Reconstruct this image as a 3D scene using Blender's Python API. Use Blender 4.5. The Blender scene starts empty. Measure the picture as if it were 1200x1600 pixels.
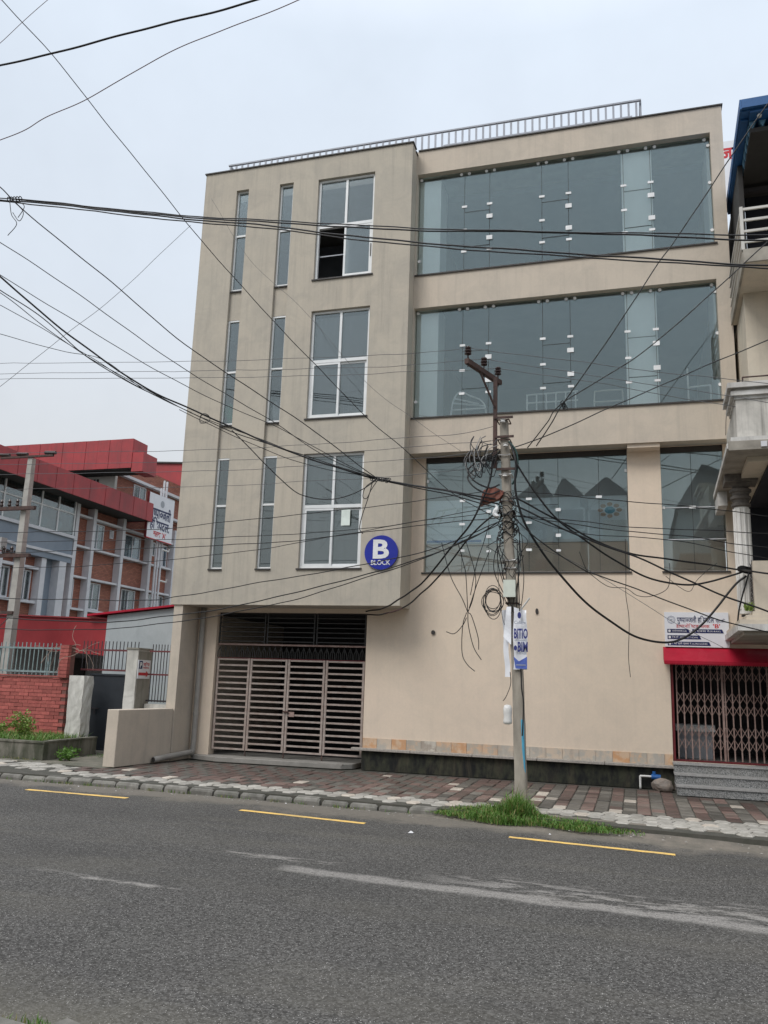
import bpy, bmesh, math, random
from mathutils import Vector, Matrix, Quaternion
R = random.Random(7)
SC = bpy.context.scene
COL = SC.collection
RAD = math.radians

# ------------------------------------------------------------------ camera
EYE = 1.73
YAW, PITCH, ROLL, FPX = RAD(-16.85), RAD(11.59), RAD(-1.912), 1291.6
def _basis():
    cy, sy, cp, sp = math.cos(YAW), math.sin(YAW), math.cos(PITCH), math.sin(PITCH)
    cr, sr = math.cos(ROLL), math.sin(ROLL)
    fwd = Vector((sy*cp, cy*cp, sp)); right = Vector((cy, -sy, 0)); down = fwd.cross(right)
    return cr*right + sr*down, -sr*right + cr*down, fwd
CR, CD, CF = _basis()
cam = bpy.data.cameras.new('camera'); camo = bpy.data.objects.new('camera', cam); COL.objects.link(camo)
cam.sensor_fit = 'VERTICAL'; cam.sensor_height = 36.0; cam.lens = 36.0*FPX/1600.0
cam.clip_start = 0.1; cam.clip_end = 3000
m = Matrix((( CR.x, -CD.x, -CF.x, 0), (CR.y, -CD.y, -CF.y, 0), (CR.z, -CD.z, -CF.z, EYE), (0, 0, 0, 1)))
camo.matrix_world = m
SC.camera = camo

# ------------------------------------------------------------------ sky, sun, exposure
SUN_EL, SUN_AZ = 50.0, 208.0          # azimuth: direction the light comes from, degrees clockwise from +Y
world = bpy.data.worlds.new('World'); SC.world = world; world.use_nodes = True
nt = world.node_tree; nt.nodes.clear()
wo = nt.nodes.new('ShaderNodeOutputWorld'); bg = nt.nodes.new('ShaderNodeBackground')
sky = nt.nodes.new('ShaderNodeTexSky'); sky.sky_type = 'NISHITA'; sky.sun_disc = False
sky.sun_elevation = RAD(SUN_EL); sky.sun_rotation = RAD(SUN_AZ); sky.dust_density = 3.0; sky.air_density = 1.0
tc = nt.nodes.new('ShaderNodeTexCoord'); sep = nt.nodes.new('ShaderNodeSeparateXYZ')
nt.links.new(tc.outputs['Generated'], sep.inputs[0])
ramp = nt.nodes.new('ShaderNodeValToRGB')
el = ramp.color_ramp.elements
el[0].position = 0.0; el[0].color = (0.49, 0.50, 0.51, 1)
el[1].position = 1.0; el[1].color = (1.25, 1.29, 1.36, 1)
for p, c in ((0.22, (0.515, 0.535, 0.555, 1)), (0.42, (0.535, 0.585, 0.65, 1)), (0.66, (0.565, 0.63, 0.715, 1)), (0.80, (0.85, 0.90, 1.0, 1))):
    e = el.new(p); e.color = c
nt.links.new(sep.outputs['Z'], ramp.inputs[0])
ns = nt.nodes.new('ShaderNodeTexNoise'); ns.inputs['Scale'].default_value = 1.6; ns.inputs['Detail'].default_value = 6; ns.inputs['Roughness'].default_value = 0.6
nt.links.new(tc.outputs['Generated'], ns.inputs['Vector'])
mr = nt.nodes.new('ShaderNodeMapRange'); mr.inputs['To Min'].default_value = 9.1; mr.inputs['To Max'].default_value = 10.9
mr.inputs['From Min'].default_value = 0.3; mr.inputs['From Max'].default_value = 0.7
nt.links.new(ns.outputs['Fac'], mr.inputs['Value'])
vm = nt.nodes.new('ShaderNodeVectorMath'); vm.operation = 'SCALE'
nt.links.new(ramp.outputs['Color'], vm.inputs[0]); nt.links.new(mr.outputs['Result'], vm.inputs['Scale'])
mx = nt.nodes.new('ShaderNodeMix'); mx.data_type = 'RGBA'; mx.inputs['Factor'].default_value = 0.96
nt.links.new(sky.outputs['Color'], mx.inputs['A']); nt.links.new(vm.outputs['Vector'], mx.inputs['B'])
nt.links.new(mx.outputs['Result'], bg.inputs['Color']); bg.inputs['Strength'].default_value = 0.1
nt.links.new(bg.outputs[0], wo.inputs[0])
sl = bpy.data.lights.new('sun', 'SUN'); sl.energy = 1.5; sl.angle = RAD(26); sl.color = (1.0, 0.965, 0.92)
so = bpy.data.objects.new('sun', sl); COL.objects.link(so)
sd = Vector((math.sin(RAD(SUN_AZ))*math.cos(RAD(SUN_EL)), math.cos(RAD(SUN_AZ))*math.cos(RAD(SUN_EL)), math.sin(RAD(SUN_EL))))
so.rotation_euler = sd.to_track_quat('Z', 'Y').to_euler(); so.location = (0, -5, 30)
SC.view_settings.view_transform = 'Standard'; SC.view_settings.look = 'None'
SC.view_settings.gamma = 1.0; SC.view_settings.exposure = 0.46; SC.view_settings.use_curve_mapping = False
SC.cycles.max_bounces = 8; SC.cycles.transparent_max_bounces = 16

def at(px, py, Y):
    """3-D point at depth Y on the sight line of a pixel of the photograph (used to read positions off it)."""
    d = CR*((px-600)/FPX) + CD*((py-800)/FPX) + CF
    return Vector((0, 0, EYE)) + d*(Y/d.y)

# ------------------------------------------------------------------ materials
MATS = {}
def new_mat(name):
    m = bpy.data.materials.new(name); m.use_nodes = True; MATS[name] = m
    n = m.node_tree; b = n.nodes['Principled BSDF']; return m, n, b
def N(n, t, **k):
    x = n.nodes.new(t)
    for a, v in k.items():
        if hasattr(x, a): setattr(x, a, v)
        else: x.inputs[a.replace('_', ' ')].default_value = v
    return x
def coords(n, world=True, scale=(1, 1, 1)):
    mp = n.nodes.new('ShaderNodeMapping'); mp.inputs['Scale'].default_value = scale
    if world:
        g = n.nodes.new('ShaderNodeNewGeometry'); n.links.new(g.outputs['Position'], mp.inputs[0])
    else:
        g = n.nodes.new('ShaderNodeTexCoord'); n.links.new(g.outputs['Object'], mp.inputs[0])
    return mp.outputs[0]
def mixc(n, fac, a, b):
    x = n.nodes.new('ShaderNodeMix'); x.data_type = 'RGBA'
    for s, v in (('Factor', fac), ('A', a), ('B', b)):
        i = x.inputs[s]
        if hasattr(v, 'links'): n.links.new(v, i)
        else: i.default_value = v if s == 'Factor' else (*v[:3], 1)
    return x.outputs['Result']
def maprange(n, v, a, b, c=0.0, d=1.0):
    x = n.nodes.new('ShaderNodeMapRange'); n.links.new(v, x.inputs['Value'])
    for s, q in (('From Min', a), ('From Max', b), ('To Min', c), ('To Max', d)): x.inputs[s].default_value = q
    return x.outputs['Result']
def noise(n, co, scale, detail=5, rough=0.6, dist=0.0):
    x = n.nodes.new('ShaderNodeTexNoise'); x.inputs['Scale'].default_value = scale
    x.inputs['Detail'].default_value = detail; x.inputs['Roughness'].default_value = rough
    x.inputs['Distortion'].default_value = dist
    n.links.new(co, x.inputs['Vector']); return x.outputs['Fac']
def math_(n, op, a, b=0.0):
    x = n.nodes.new('ShaderNodeMath'); x.operation = op
    for i, v in enumerate((a, b)):
        if hasattr(v, 'links'): n.links.new(v, x.inputs[i])
        else: x.inputs[i].default_value = v
    return x.outputs[0]
def bump(n, b, h, strength=0.3, dist=0.02):
    x = n.nodes.new('ShaderNodeBump'); x.inputs['Strength'].default_value = strength; x.inputs['Distance'].default_value = dist
    n.links.new(h, x.inputs['Height']); n.links.new(x.outputs[0], b.inputs['Normal'])
def surf(name, c, c2=None, scale=3.0, rough=0.7, bmp=0.15, bscale=60.0, metal=0.0, world=True, lo=0.35, hi=0.65,
         stretch=(1, 1, 1), spec=0.4, per_obj=0.0, dirt=None, dirt_amt=0.35):
    m, n, b = new_mat(name); co = coords(n, world, stretch)
    c2 = c2 or tuple(x*0.78 for x in c)
    f = maprange(n, noise(n, co, scale), lo, hi)
    col = mixc(n, f, c, c2)
    if dirt:
        g = maprange(n, noise(n, coords(n, world, (1.4, 1.4, 0.28)), 2.2, 6, 0.7, 0.6), 0.48, 0.75, 0, dirt_amt)
        col = mixc(n, g, col, dirt)
    if per_obj:
        oi = n.nodes.new('ShaderNodeObjectInfo')
        hs = n.nodes.new('ShaderNodeHueSaturation'); n.links.new(col, hs.inputs['Color'])
        n.links.new(maprange(n, oi.outputs['Random'], 0, 1, 1-per_obj, 1+per_obj), hs.inputs['Value']); col = hs.outputs['Color']
    n.links.new(col, b.inputs['Base Color']); b.inputs['Roughness'].default_value = rough
    b.inputs['Metallic'].default_value = metal; b.inputs['Specular IOR Level'].default_value = spec
    if bmp: bump(n, b, noise(n, co, bscale, 4, 0.65), bmp, 0.01)
    return m

def plaster(name, c, grime, warm, streak=0.5):
    m, n, b = new_mat(name); co = coords(n)
    big = maprange(n, noise(n, co, 0.45, 3, 0.5), 0.35, 0.65)
    col = mixc(n, big, c, warm)
    cl = maprange(n, noise(n, co, 1.7, 7, 0.66, 0.8), 0.42, 0.72, 0, 0.6)
    col = mixc(n, cl, col, grime)
    st = maprange(n, noise(n, coords(n, True, (5.0, 5.0, 0.22)), 1.6, 6, 0.7, 0.3), 0.5, 0.78, 0, streak)
    col = mixc(n, st, col, tuple(x*0.82 for x in grime))
    fn = maprange(n, noise(n, co, 24, 5, 0.7), 0.3, 0.7, -0.03, 0.03)
    hs = n.nodes.new('ShaderNodeHueSaturation'); n.links.new(col, hs.inputs['Color'])
    n.links.new(math_(n, 'ADD', fn, 1.0), hs.inputs['Value'])
    n.links.new(hs.outputs['Color'], b.inputs['Base Color']); b.inputs['Roughness'].default_value = 0.85
    b.inputs['Specular IOR Level'].default_value = 0.2
    bump(n, b, noise(n, co, 5, 7, 0.6), 0.18, 0.012)
    return m
plaster('block_plaster', (0.47, 0.43, 0.36), (0.35, 0.325, 0.285), (0.485, 0.435, 0.36), 0.6)
plaster('wall_plaster', (0.71, 0.60, 0.48), (0.61, 0.525, 0.43), (0.72, 0.60, 0.485), 0.22)
plaster('band_plaster', (0.545, 0.48, 0.40), (0.41, 0.37, 0.315), (0.56, 0.485, 0.40), 0.42)
plaster('neighbour_plaster', (0.60, 0.54, 0.44), (0.45, 0.41, 0.34), (0.60, 0.52, 0.42), 0.4)
plaster('stained_white', (0.66, 0.64, 0.59), (0.20, 0.19, 0.17), (0.60, 0.57, 0.52), 0.9)
plaster('peeling_white', (0.66, 0.645, 0.60), (0.30, 0.29, 0.26), (0.60, 0.58, 0.53), 0.8)
plaster('grey_render', (0.42, 0.45, 0.46), (0.32, 0.35, 0.36), (0.40, 0.44, 0.45), 0.3)
plaster('old_concrete_and_shade', (0.33, 0.32, 0.29), (0.13, 0.125, 0.10), (0.30, 0.28, 0.24), 0.6)  # concrete of the pillar cap, and painted shade on the pillar side

def glass(name, tint, refl=0.22, rough=0.015, gcol=(0.80, 0.95, 0.95)):
    m, n, b = new_mat(name); n.nodes.remove(b)
    out = n.nodes['Material Output']
    tr = N(n, 'ShaderNodeBsdfTransparent'); tr.inputs[0].default_value = (*tint, 1)
    gl = N(n, 'ShaderNodeBsdfGlossy'); gl.inputs['Color'].default_value = (*gcol, 1); gl.inputs['Roughness'].default_value = rough
    fr = N(n, 'ShaderNodeFresnel'); fr.inputs[0].default_value = 1.5
    bm_ = n.nodes.new('ShaderNodeBump'); bm_.inputs['Strength'].default_value = 0.02; bm_.inputs['Distance'].default_value = 0.02
    n.links.new(noise(n, coords(n), 1.3, 2), bm_.inputs['Height']); n.links.new(bm_.outputs[0], gl.inputs['Normal'])
    ms = n.nodes.new('ShaderNodeMixShader'); n.links.new(math_(n, 'ADD', math_(n, 'MULTIPLY', fr.outputs[0], 0.9), refl-0.04), ms.inputs[0])
    n.links.new(tr.outputs[0], ms.inputs[1]); n.links.new(gl.outputs[0], ms.inputs[2])
    # a thin film of dust on the glass
    df = N(n, 'ShaderNodeBsdfDiffuse'); df.inputs[0].default_value = (0.45, 0.47, 0.47, 1)
    ms2 = n.nodes.new('ShaderNodeMixShader')
    n.links.new(maprange(n, noise(n, coords(n, True, (1, 1, 0.6)), 1.1, 6, 0.65), 0.35, 0.75, 0.0, 0.045), ms2.inputs[0])
    n.links.new(ms.outputs[0], ms2.inputs[1]); n.links.new(df.outputs[0], ms2.inputs[2])
    n.links.new(ms2.outputs[0], out.inputs[0])
    return m
glass('curtain_glass', (0.985, 1.0, 1.0), 0.115)
glass('window_glass', (0.80, 0.82, 0.83), 0.135, gcol=(0.87, 0.96, 0.95))
glass('far_glass', (0.92, 0.96, 0.97), 0.07, gcol=(0.92, 0.96, 0.97))

surf('white_upvc', (0.78, 0.79, 0.79), (0.68, 0.70, 0.70), rough=0.35, bmp=0.0)
surf('white_fitting', (0.85, 0.86, 0.86), rough=0.3, bmp=0)
surf('dark_flashing', (0.05, 0.045, 0.042), rough=0.6)
surf('pale_room', (0.50, 0.52, 0.52), scale=.7)
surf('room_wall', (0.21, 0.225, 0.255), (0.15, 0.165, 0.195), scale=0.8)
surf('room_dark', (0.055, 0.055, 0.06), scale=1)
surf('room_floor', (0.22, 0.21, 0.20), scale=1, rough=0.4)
surf('inner_column', (0.90, 0.92, 0.90), (0.84, 0.86, 0.85), scale=0.8)
surf('curtain_cloth', (0.36, 0.39, 0.40), (0.30, 0.33, 0.34), scale=8, stretch=(6, 6, 0.2))
surf('green_cloth', (0.05, 0.42, 0.22), rough=0.9)
surf('white_cloth', (0.75, 0.76, 0.76), rough=0.9)
surf('paper', (0.78, 0.86, 0.80), rough=0.8)
surf('backing_panel', (0.78, 0.83, 0.86), (0.70, 0.76, 0.80), scale=1.1)
surf('tan_panel', (0.74, 0.58, 0.47), (0.64, 0.52, 0.43), scale=1.1)
surf('blue_print', (0.02, 0.12, 0.42), rough=0.5)
surf('orange_print', (0.62, 0.47, 0.36)); surf('cyan_print', (0.18, 0.48, 0.62)); surf('pale_print', (0.78, 0.82, 0.82))
surf('granite_ledge', (0.42, 0.38, 0.33), (0.28, 0.26, 0.24), scale=30, bmp=0.1)
m, n, b = new_mat('granite'); co = coords(n)
v = N(n, 'ShaderNodeTexVoronoi', Scale=110.0); n.links.new(co, v.inputs['Vector'])
f = maprange(n, v.outputs['Color'], 0.3, 0.75)
c_ = mixc(n, f, (0.07, 0.075, 0.08), (0.38, 0.38, 0.37)); c_ = mixc(n, maprange(n, noise(n, co, 2.5), 0.4, 0.7, 0, 0.5), c_, (0.22, 0.21, 0.19))
n.links.new(c_, b.inputs['Base Color']); b.inputs['Roughness'].default_value = 0.45
surf('granite_tread', (0.40, 0.395, 0.38), (0.28, 0.275, 0.27), scale=40, rough=0.5)
surf('moss_black', (0.009, 0.010, 0.010), (0.04, 0.042, 0.026), scale=3.5, rough=0.85, dirt=(0.09, 0.075, 0.05), dirt_amt=0.75, lo=0.42, hi=0.62, stretch=(1.6, 1, .8))
for i, (c, c2) in enumerate((((0.62, 0.43, 0.29), (0.44, 0.40, 0.34)), ((0.45, 0.42, 0.37), (0.58, 0.48, 0.38)), ((0.62, 0.45, 0.31), (0.58, 0.33, 0.18)), ((0.56, 0.52, 0.45), (0.38, 0.33, 0.28)))):
    surf('marble_tile_%s' % 'abcd'[i], c, c2, scale=7, rough=0.3, bmp=0, lo=0.42, hi=0.56, dirt=(0.30, 0.25, 0.21), dirt_amt=0.6)
surf('gate_metal', (0.40, 0.345, 0.31), (0.30, 0.24, 0.21), scale=9, rough=0.5, dirt=(0.24, 0.14, 0.10), dirt_amt=0.35)
surf('gate_dark_metal', (0.05, 0.05, 0.05), rough=0.6)
surf('grille_metal', (0.33, 0.24, 0.21), (0.22, 0.14, 0.12), scale=9, rough=0.55)
surf('red_frame', (0.16, 0.02, 0.025), rough=0.5)
surf('red_sheet', (0.42, 0.012, 0.035), (0.33, 0.012, 0.03), scale=2, rough=0.5, spec=0.2, dirt=(0.42, 0.08, 0.10), dirt_amt=0.25)
surf('red_cladding', (0.40, 0.05, 0.055), (0.29, 0.045, 0.05), scale=0.9, rough=0.5, dirt=(0.13, 0.05, 0.05), dirt_amt=0.5)
surf('rail_metal', (0.36, 0.38, 0.43), (0.28, 0.30, 0.34), scale=5, rough=0.45)
surf('pvc_grey', (0.36, 0.34, 0.31), (0.28, 0.27, 0.25), scale=4, rough=0.5)
surf('pvc_white', (0.78, 0.77, 0.74), rough=0.4)
surf('pipe_blue', (0.02, 0.12, 0.38), rough=0.4)
surf('light_blue', (0.10, 0.42, 0.62), rough=0.5)
surf('stone', (0.28, 0.23, 0.19), (0.18, 0.16, 0.14), scale=12, bmp=0.5, bscale=20)
surf('pole_concrete', (0.40, 0.36, 0.30), (0.25, 0.225, 0.19), scale=5, bmp=0.4, bscale=30, stretch=(1, 1, 0.35), dirt=(0.14, 0.12, 0.10), dirt_amt=0.5)
surf('pale_pole', (0.42, 0.405, 0.37), (0.32, 0.305, 0.28), scale=4, bmp=0.3)
surf('rust_steel', (0.10, 0.055, 0.045), (0.05, 0.035, 0.032), scale=14, rough=0.75)
surf('rust_red', (0.22, 0.065, 0.04), (0.13, 0.045, 0.03), scale=10, rough=0.7)
surf('zinc', (0.42, 0.42, 0.41), (0.30, 0.29, 0.28), scale=10, rough=0.5, metal=0.4)
surf('insulator_ceramic', (0.035, 0.018, 0.015), rough=0.25, bmp=0)
surf('cable_black', (0.012, 0.012, 0.013), rough=0.5, bmp=0)
surf('cable_green', (0.012, 0.05, 0.045), rough=0.5, bmp=0)
surf('cable_grey', (0.11, 0.11, 0.115), rough=0.5, bmp=0)
surf('cable_red', (0.16, 0.07, 0.075), rough=0.5, bmp=0)
surf('box_plastic', (0.62, 0.66, 0.58), (0.55, 0.58, 0.52), scale=6, rough=0.5)
surf('banner_white', (0.80, 0.81, 0.84), (0.70, 0.72, 0.76), scale=5, rough=0.5)
surf('banner_blue', (0.04, 0.05, 0.22), rough=0.5); surf('banner_mid_blue', (0.10, 0.16, 0.50), (0.05, 0.08, 0.3), scale=9, rough=0.5)
surf('canopy_red', (0.34, 0.04, 0.045), (0.27, 0.035, 0.04), scale=1, rough=0.6, spec=.2, dirt=(0.3, .1, .1), dirt_amt=.3)
surf('sign_white', (0.76, 0.77, 0.80), (0.70, 0.71, 0.75), scale=2, rough=0.4)
surf('sign_navy', (0.012, 0.02, 0.10), rough=0.4, bmp=0); surf('sign_red', (0.60, 0.03, 0.04), rough=0.4, bmp=0)
surf('sign_blue', (0.018, 0.03, 0.33), (0.015, 0.025, 0.28), rough=0.35, bmp=0); surf('letter_white', (0.85, 0.85, 0.86), rough=0.4, bmp=0)
surf('logo_grey', (0.35, 0.38, 0.45), bmp=0)
surf('gate_black_sheet', (0.028, 0.034, 0.042), (0.02, 0.024, 0.03), scale=2, rough=0.55)
surf('wall_brick', (0.42, 0.12, 0.10), (0.33, 0.085, 0.075), scale=18, per_obj=0.22, rough=0.8, bmp=0.4)
surf('brick_mortar', (0.20, 0.09, 0.075), scale=10)
surf('teal_iron', (0.26, 0.34, 0.345), (0.16, 0.21, 0.21), scale=9, rough=0.6)
surf('maroon_iron', (0.17, 0.04, 0.045), (0.10, 0.04, 0.04), scale=9, rough=0.6)
surf('dark_iron', (0.05, 0.045, 0.05), rough=0.6)
surf('blue_roof', (0.025, 0.12, 0.32), (0.02, 0.09, 0.24), scale=2, rough=0.45)
surf('blue_roof_pale', (0.16, 0.32, 0.46), (0.11, 0.24, 0.36), scale=4, rough=0.5)
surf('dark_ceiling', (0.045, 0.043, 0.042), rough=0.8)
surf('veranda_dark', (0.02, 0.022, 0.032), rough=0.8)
surf('cornice_white', (0.66, 0.65, 0.62), (0.5, 0.48, 0.45), scale=3, dirt=(0.12, 0.11, 0.10), dirt_amt=0.8)
surf('column_white', (0.82, 0.80, 0.76), (0.72, 0.70, 0.66), scale=5, dirt=(0.4, 0.38, 0.35), dirt_amt=0.4)
surf('mossy_concrete', (0.12, 0.115, 0.09), (0.05, 0.055, 0.035), scale=2.5, rough=.9, bmp=.4, dirt=(0.34, 0.31, 0.27), dirt_amt=0.6)
surf('aged_capital', (0.17, 0.15, 0.13), (0.09, 0.08, 0.07), scale=6)
surf('dirty_slab', (0.36, 0.33, 0.28), (0.22, 0.20, 0.17), scale=3)
surf('soffit', (0.50, 0.46, 0.40), (0.42, 0.39, 0.34), scale=1.2)
surf('pale_trim', (0.66, 0.66, 0.68), (0.56, 0.57, 0.60), scale=2)
surf('grey_trim', (0.40, 0.42, 0.45), (0.34, 0.36, 0.39), scale=2)
surf('blue_grey_panel', (0.24, 0.28, 0.33), (0.20, 0.24, 0.29), scale=1)
surf('cream_wall', (0.60, 0.58, 0.54), scale=1)
surf('blue_curtain', (0.06, 0.30, 0.62), (0.04, 0.2, 0.45), scale=4, stretch=(4, 4, .2)); surf('pale_blue_curtain', (0.40, 0.60, 0.72), scale=4, stretch=(4, 4, .2))
surf('tile_roof_dark', (0.16, 0.17, 0.18), scale=2); surf('opposite_wall', (0.45, 0.50, 0.50), scale=1); surf('opposite_brown', (0.28, 0.20, 0.15), scale=1)
surf('bark', (0.12, 0.09, 0.07)); surf('dry_vine', (0.30, 0.22, 0.18), rough=0.8)
surf('yellow_paint', (0.85, 0.56, 0.15), (0.72, 0.48, 0.17), scale=22, rough=0.7, lo=0.45, hi=0.6, dirt=(0.22, 0.20, 0.16), dirt_amt=0.75)
surf('paver_red', (0.165, 0.105, 0.09), (0.12, 0.085, 0.072), scale=7, per_obj=0.42, rough=0.6, bmp=0.4, dirt=(0.13, 0.12, 0.10), dirt_amt=0.7)
surf('paver_grey', (0.15, 0.138, 0.12), (0.105, 0.098, 0.085), scale=7, per_obj=0.42, rough=0.6, bmp=0.4, dirt=(0.10, 0.10, 0.08), dirt_amt=0.5)
surf('paver_pale', (0.42, 0.40, 0.36), (0.31, 0.295, 0.262), scale=9, per_obj=0.22, rough=0.75, bmp=0.4, dirt=(0.17, 0.16, 0.13), dirt_amt=0.7)
surf('paver_worn', (0.52, 0.47, 0.40), (0.38, 0.33, 0.28), scale=9, per_obj=0.15, rough=0.75)
surf('kerb_stone', (0.205, 0.195, 0.175), (0.115, 0.11, 0.097), scale=6, per_obj=0.3, rough=0.85, bmp=0.6, bscale=25, dirt=(0.10, 0.11, 0.08), dirt_amt=0.6)
surf('pavement_bed', (0.085, 0.08, 0.068), (0.06, 0.06, 0.048), scale=6, rough=0.9)
surf('apron', (0.20, 0.18, 0.15), (0.11, 0.11, 0.085), scale=1.7, rough=0.9, dirt=(0.06, 0.07, 0.04), dirt_amt=0.7)
surf('sill_concrete', (0.30, 0.285, 0.26), (0.22, 0.21, 0.19), scale=3, rough=0.8)
surf('soil', (0.20, 0.175, 0.145), (0.13, 0.12, 0.10), scale=5, rough=0.95, bmp=0.8, bscale=30)
surf('ground_far', (0.14, 0.13, 0.11), (0.09, 0.1, 0.07), scale=0.3, rough=0.95)
surf('pebble', (0.33, 0.31, 0.28), (0.20, 0.19, 0.17), scale=30)
surf('litter_white', (0.75, 0.75, 0.76))
def leaf(name, c, c2):
    m, n, b = new_mat(name); co = coords(n)
    oi = noise(n, co, 11, 3); col = mixc(n, maprange(n, oi, .35, .65), c, c2)
    n.links.new(col, b.inputs['Base Color']); b.inputs['Roughness'].default_value = 0.5
    b.inputs['Subsurface Weight'].default_value = 0.0
    tl = N(n, 'ShaderNodeBsdfTranslucent'); n.links.new(col, tl.inputs[0])
    ms = n.nodes.new('ShaderNodeMixShader'); ms.inputs[0].default_value = 0.3
    n.links.new(b.outputs[0], ms.inputs[1]); n.links.new(tl.outputs[0], ms.inputs[2]); n.links.new(ms.outputs[0], n.nodes['Material Output'].inputs[0])
leaf('grass_blade', (0.16, 0.30, 0.06), (0.08, 0.18, 0.03)); leaf('weed_leaf', (0.27, 0.38, 0.08), (0.12, 0.20, 0.04)); leaf('dry_blade', (0.34, 0.30, 0.12), (0.20, 0.21, 0.07))

def road_line():
    """asphalt: aggregate, sandy verge along the kerb, worn pale streak where the surface was patched"""
    m, n, b = new_mat('asphalt'); co = coords(n)
    v = N(n, 'ShaderNodeTexVoronoi', Scale=85.0); n.links.new(co, v.inputs['Vector'])
    vs = n.nodes.new('ShaderNodeSeparateColor'); n.links.new(v.outputs['Color'], vs.inputs[0])
    big = maprange(n, noise(n, co, 0.7, 5, 0.6), 0.35, 0.65)
    base = mixc(n, big, (0.082, 0.079, 0.075), (0.112, 0.107, 0.099))
    base = mixc(n, maprange(n, noise(n, co, 26, 7, 0.9), 0.45, 0.56, 0, 1), mixc(n, .85, base, (0.03, 0.029, 0.027)), base)
    base = mixc(n, maprange(n, vs.outputs[0], 0.55, 1.0, 0, 0.7), base, (0.19, 0.185, 0.175))
    spk = math_(n, 'MULTIPLY', maprange(n, vs.outputs[1], 0.87, 0.89), maprange(n, v.outputs['Distance'], 0.30, 0.2))
    base = mixc(n, math_(n, 'MULTIPLY', spk, 0.9), base, (0.62, 0.60, 0.57))
    g = n.nodes.new('ShaderNodeNewGeometry'); sp = n.nodes.new('ShaderNodeSeparateXYZ'); n.links.new(g.outputs['Position'], sp.inputs[0])
    X, Yc = sp.outputs[0], sp.outputs[1]
    vv = math_(n, 'ADD', Yc, math_(n, 'MULTIPLY', X, 0.085))            # distance across the road
    wob = maprange(n, noise(n, co, 0.55, 3), 0.3, 0.7, -0.12, 0.12)
    def band(v0, hw, soft, x0, x1, sx=0.6, slope=0.0):
        d = math_(n, 'ABSOLUTE', math_(n, 'SUBTRACT', math_(n, 'ADD', math_(n, 'ADD', vv, math_(n, 'MULTIPLY', X, slope)), wob), v0))
        a = maprange(n, d, hw, hw+soft, 1, 0)
        w = math_(n, 'MULTIPLY', maprange(n, X, x0, x0+sx), maprange(n, X, x1, x1+sx, 1, 0))
        return math_(n, 'MULTIPLY', a, w)
    edge = maprange(n, noise(n, coords(n, True, (1, 2.0, 1)), 9, 8, 0.8), 0.38, 0.44)
    hard = maprange(n, noise(n, coords(n, True, (0.9, 3.2, 1)), 3.0, 7, 0.75), 0.49, 0.55)
    s1 = math_(n, 'MULTIPLY', band(7.84, 0.065, 0.08, -3.5, 9, 0.2), edge)
    s2 = math_(n, 'MULTIPLY', band(8.17, 0.24, 0.3, -2.2, 9, 1.0), hard)
    s3 = math_(n, 'MULTIPLY', band(6.62, 0.02, 0.07, -5.6, -4.0, 0.6), hard)
    s4 = math_(n, 'MULTIPLY', band(8.25, 0.03, 0.08, -4.6, -3.2, 0.5), hard)
    worn = mixc(n, maprange(n, noise(n, co, 60, 4, .8), .4, .6), (0.38, 0.36, 0.335), (0.20, 0.19, 0.178))
    brk = maprange(n, noise(n, coords(n, True, (1, 1.5, 1)), 18, 7, .8), .38, .44)
    s1, s2, s3, s4 = [math_(n, 'MULTIPLY', q, brk) for q in (s1, s2, s3, s4)]
    for s in (s1, s2, s3, s4): base = mixc(n, math_(n, 'MULTIPLY', s, 0.85), base, worn)
    crk = N(n, 'ShaderNodeTexVoronoi', Scale=0.55); crk.feature = 'DISTANCE_TO_EDGE'
    wv = n.nodes.new('ShaderNodeVectorMath'); wv.operation = 'ADD'; n.links.new(co, wv.inputs[0])
    nz_ = n.nodes.new('ShaderNodeTexNoise'); nz_.inputs['Scale'].default_value = 3.0; nz_.inputs['Detail'].default_value = 6; n.links.new(co, nz_.inputs['Vector'])
    n.links.new(nz_.outputs['Color'], wv.inputs[1]); n.links.new(wv.outputs[0], crk.inputs['Vector'])
    ck = math_(n, 'MULTIPLY', maprange(n, crk.outputs['Distance'], 0.002, 0.006, 1, 0), maprange(n, noise(n, co, 0.35, 2), 0.5, 0.6))
    base = mixc(n, math_(n, 'MULTIPLY', ck, 0.5), base, (0.03, 0.03, 0.03))
    lane = maprange(n, noise(n, coords(n, True, (0.08, 0.9, 1)), 1.0, 3), 0.42, 0.62, 0, 0.35)
    base = mixc(n, lane, base, mixc(n, .5, base, (0.05, 0.048, 0.045)))
    # sand washed up along the kerb
    kd = math_(n, 'ADD', vv, maprange(n, noise(n, co, 1.3, 6, 0.7), 0.3, 0.7, -0.35, 0.35))
    sand = mixc(n, maprange(n, noise(n, co, 20, 5, .7), .3, .7), (0.21, 0.19, 0.16), (0.155, 0.14, 0.12))
    base = mixc(n, maprange(n, kd, 10.95, 11.35, 0, 0.85), base, sand)
    base = mixc(n, maprange(n, kd, 4.6, 3.6, 0, 0.5), base, (0.16, 0.15, 0.12))
    base = mixc(n, maprange(n, noise(n, coords(n, True, (0.25, 1.1, 1)), 1.2, 5, 0.6), 0.5, 0.75, 0, 0.3), base, (0.15, 0.14, 0.115))
    n.links.new(base, b.inputs['Base Color']); b.inputs['Roughness'].default_value = 0.85; b.inputs['Specular IOR Level'].default_value = 0.15
    bump(n, b, v.outputs['Distance'], 0.45, 0.006)
road_line()

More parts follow.
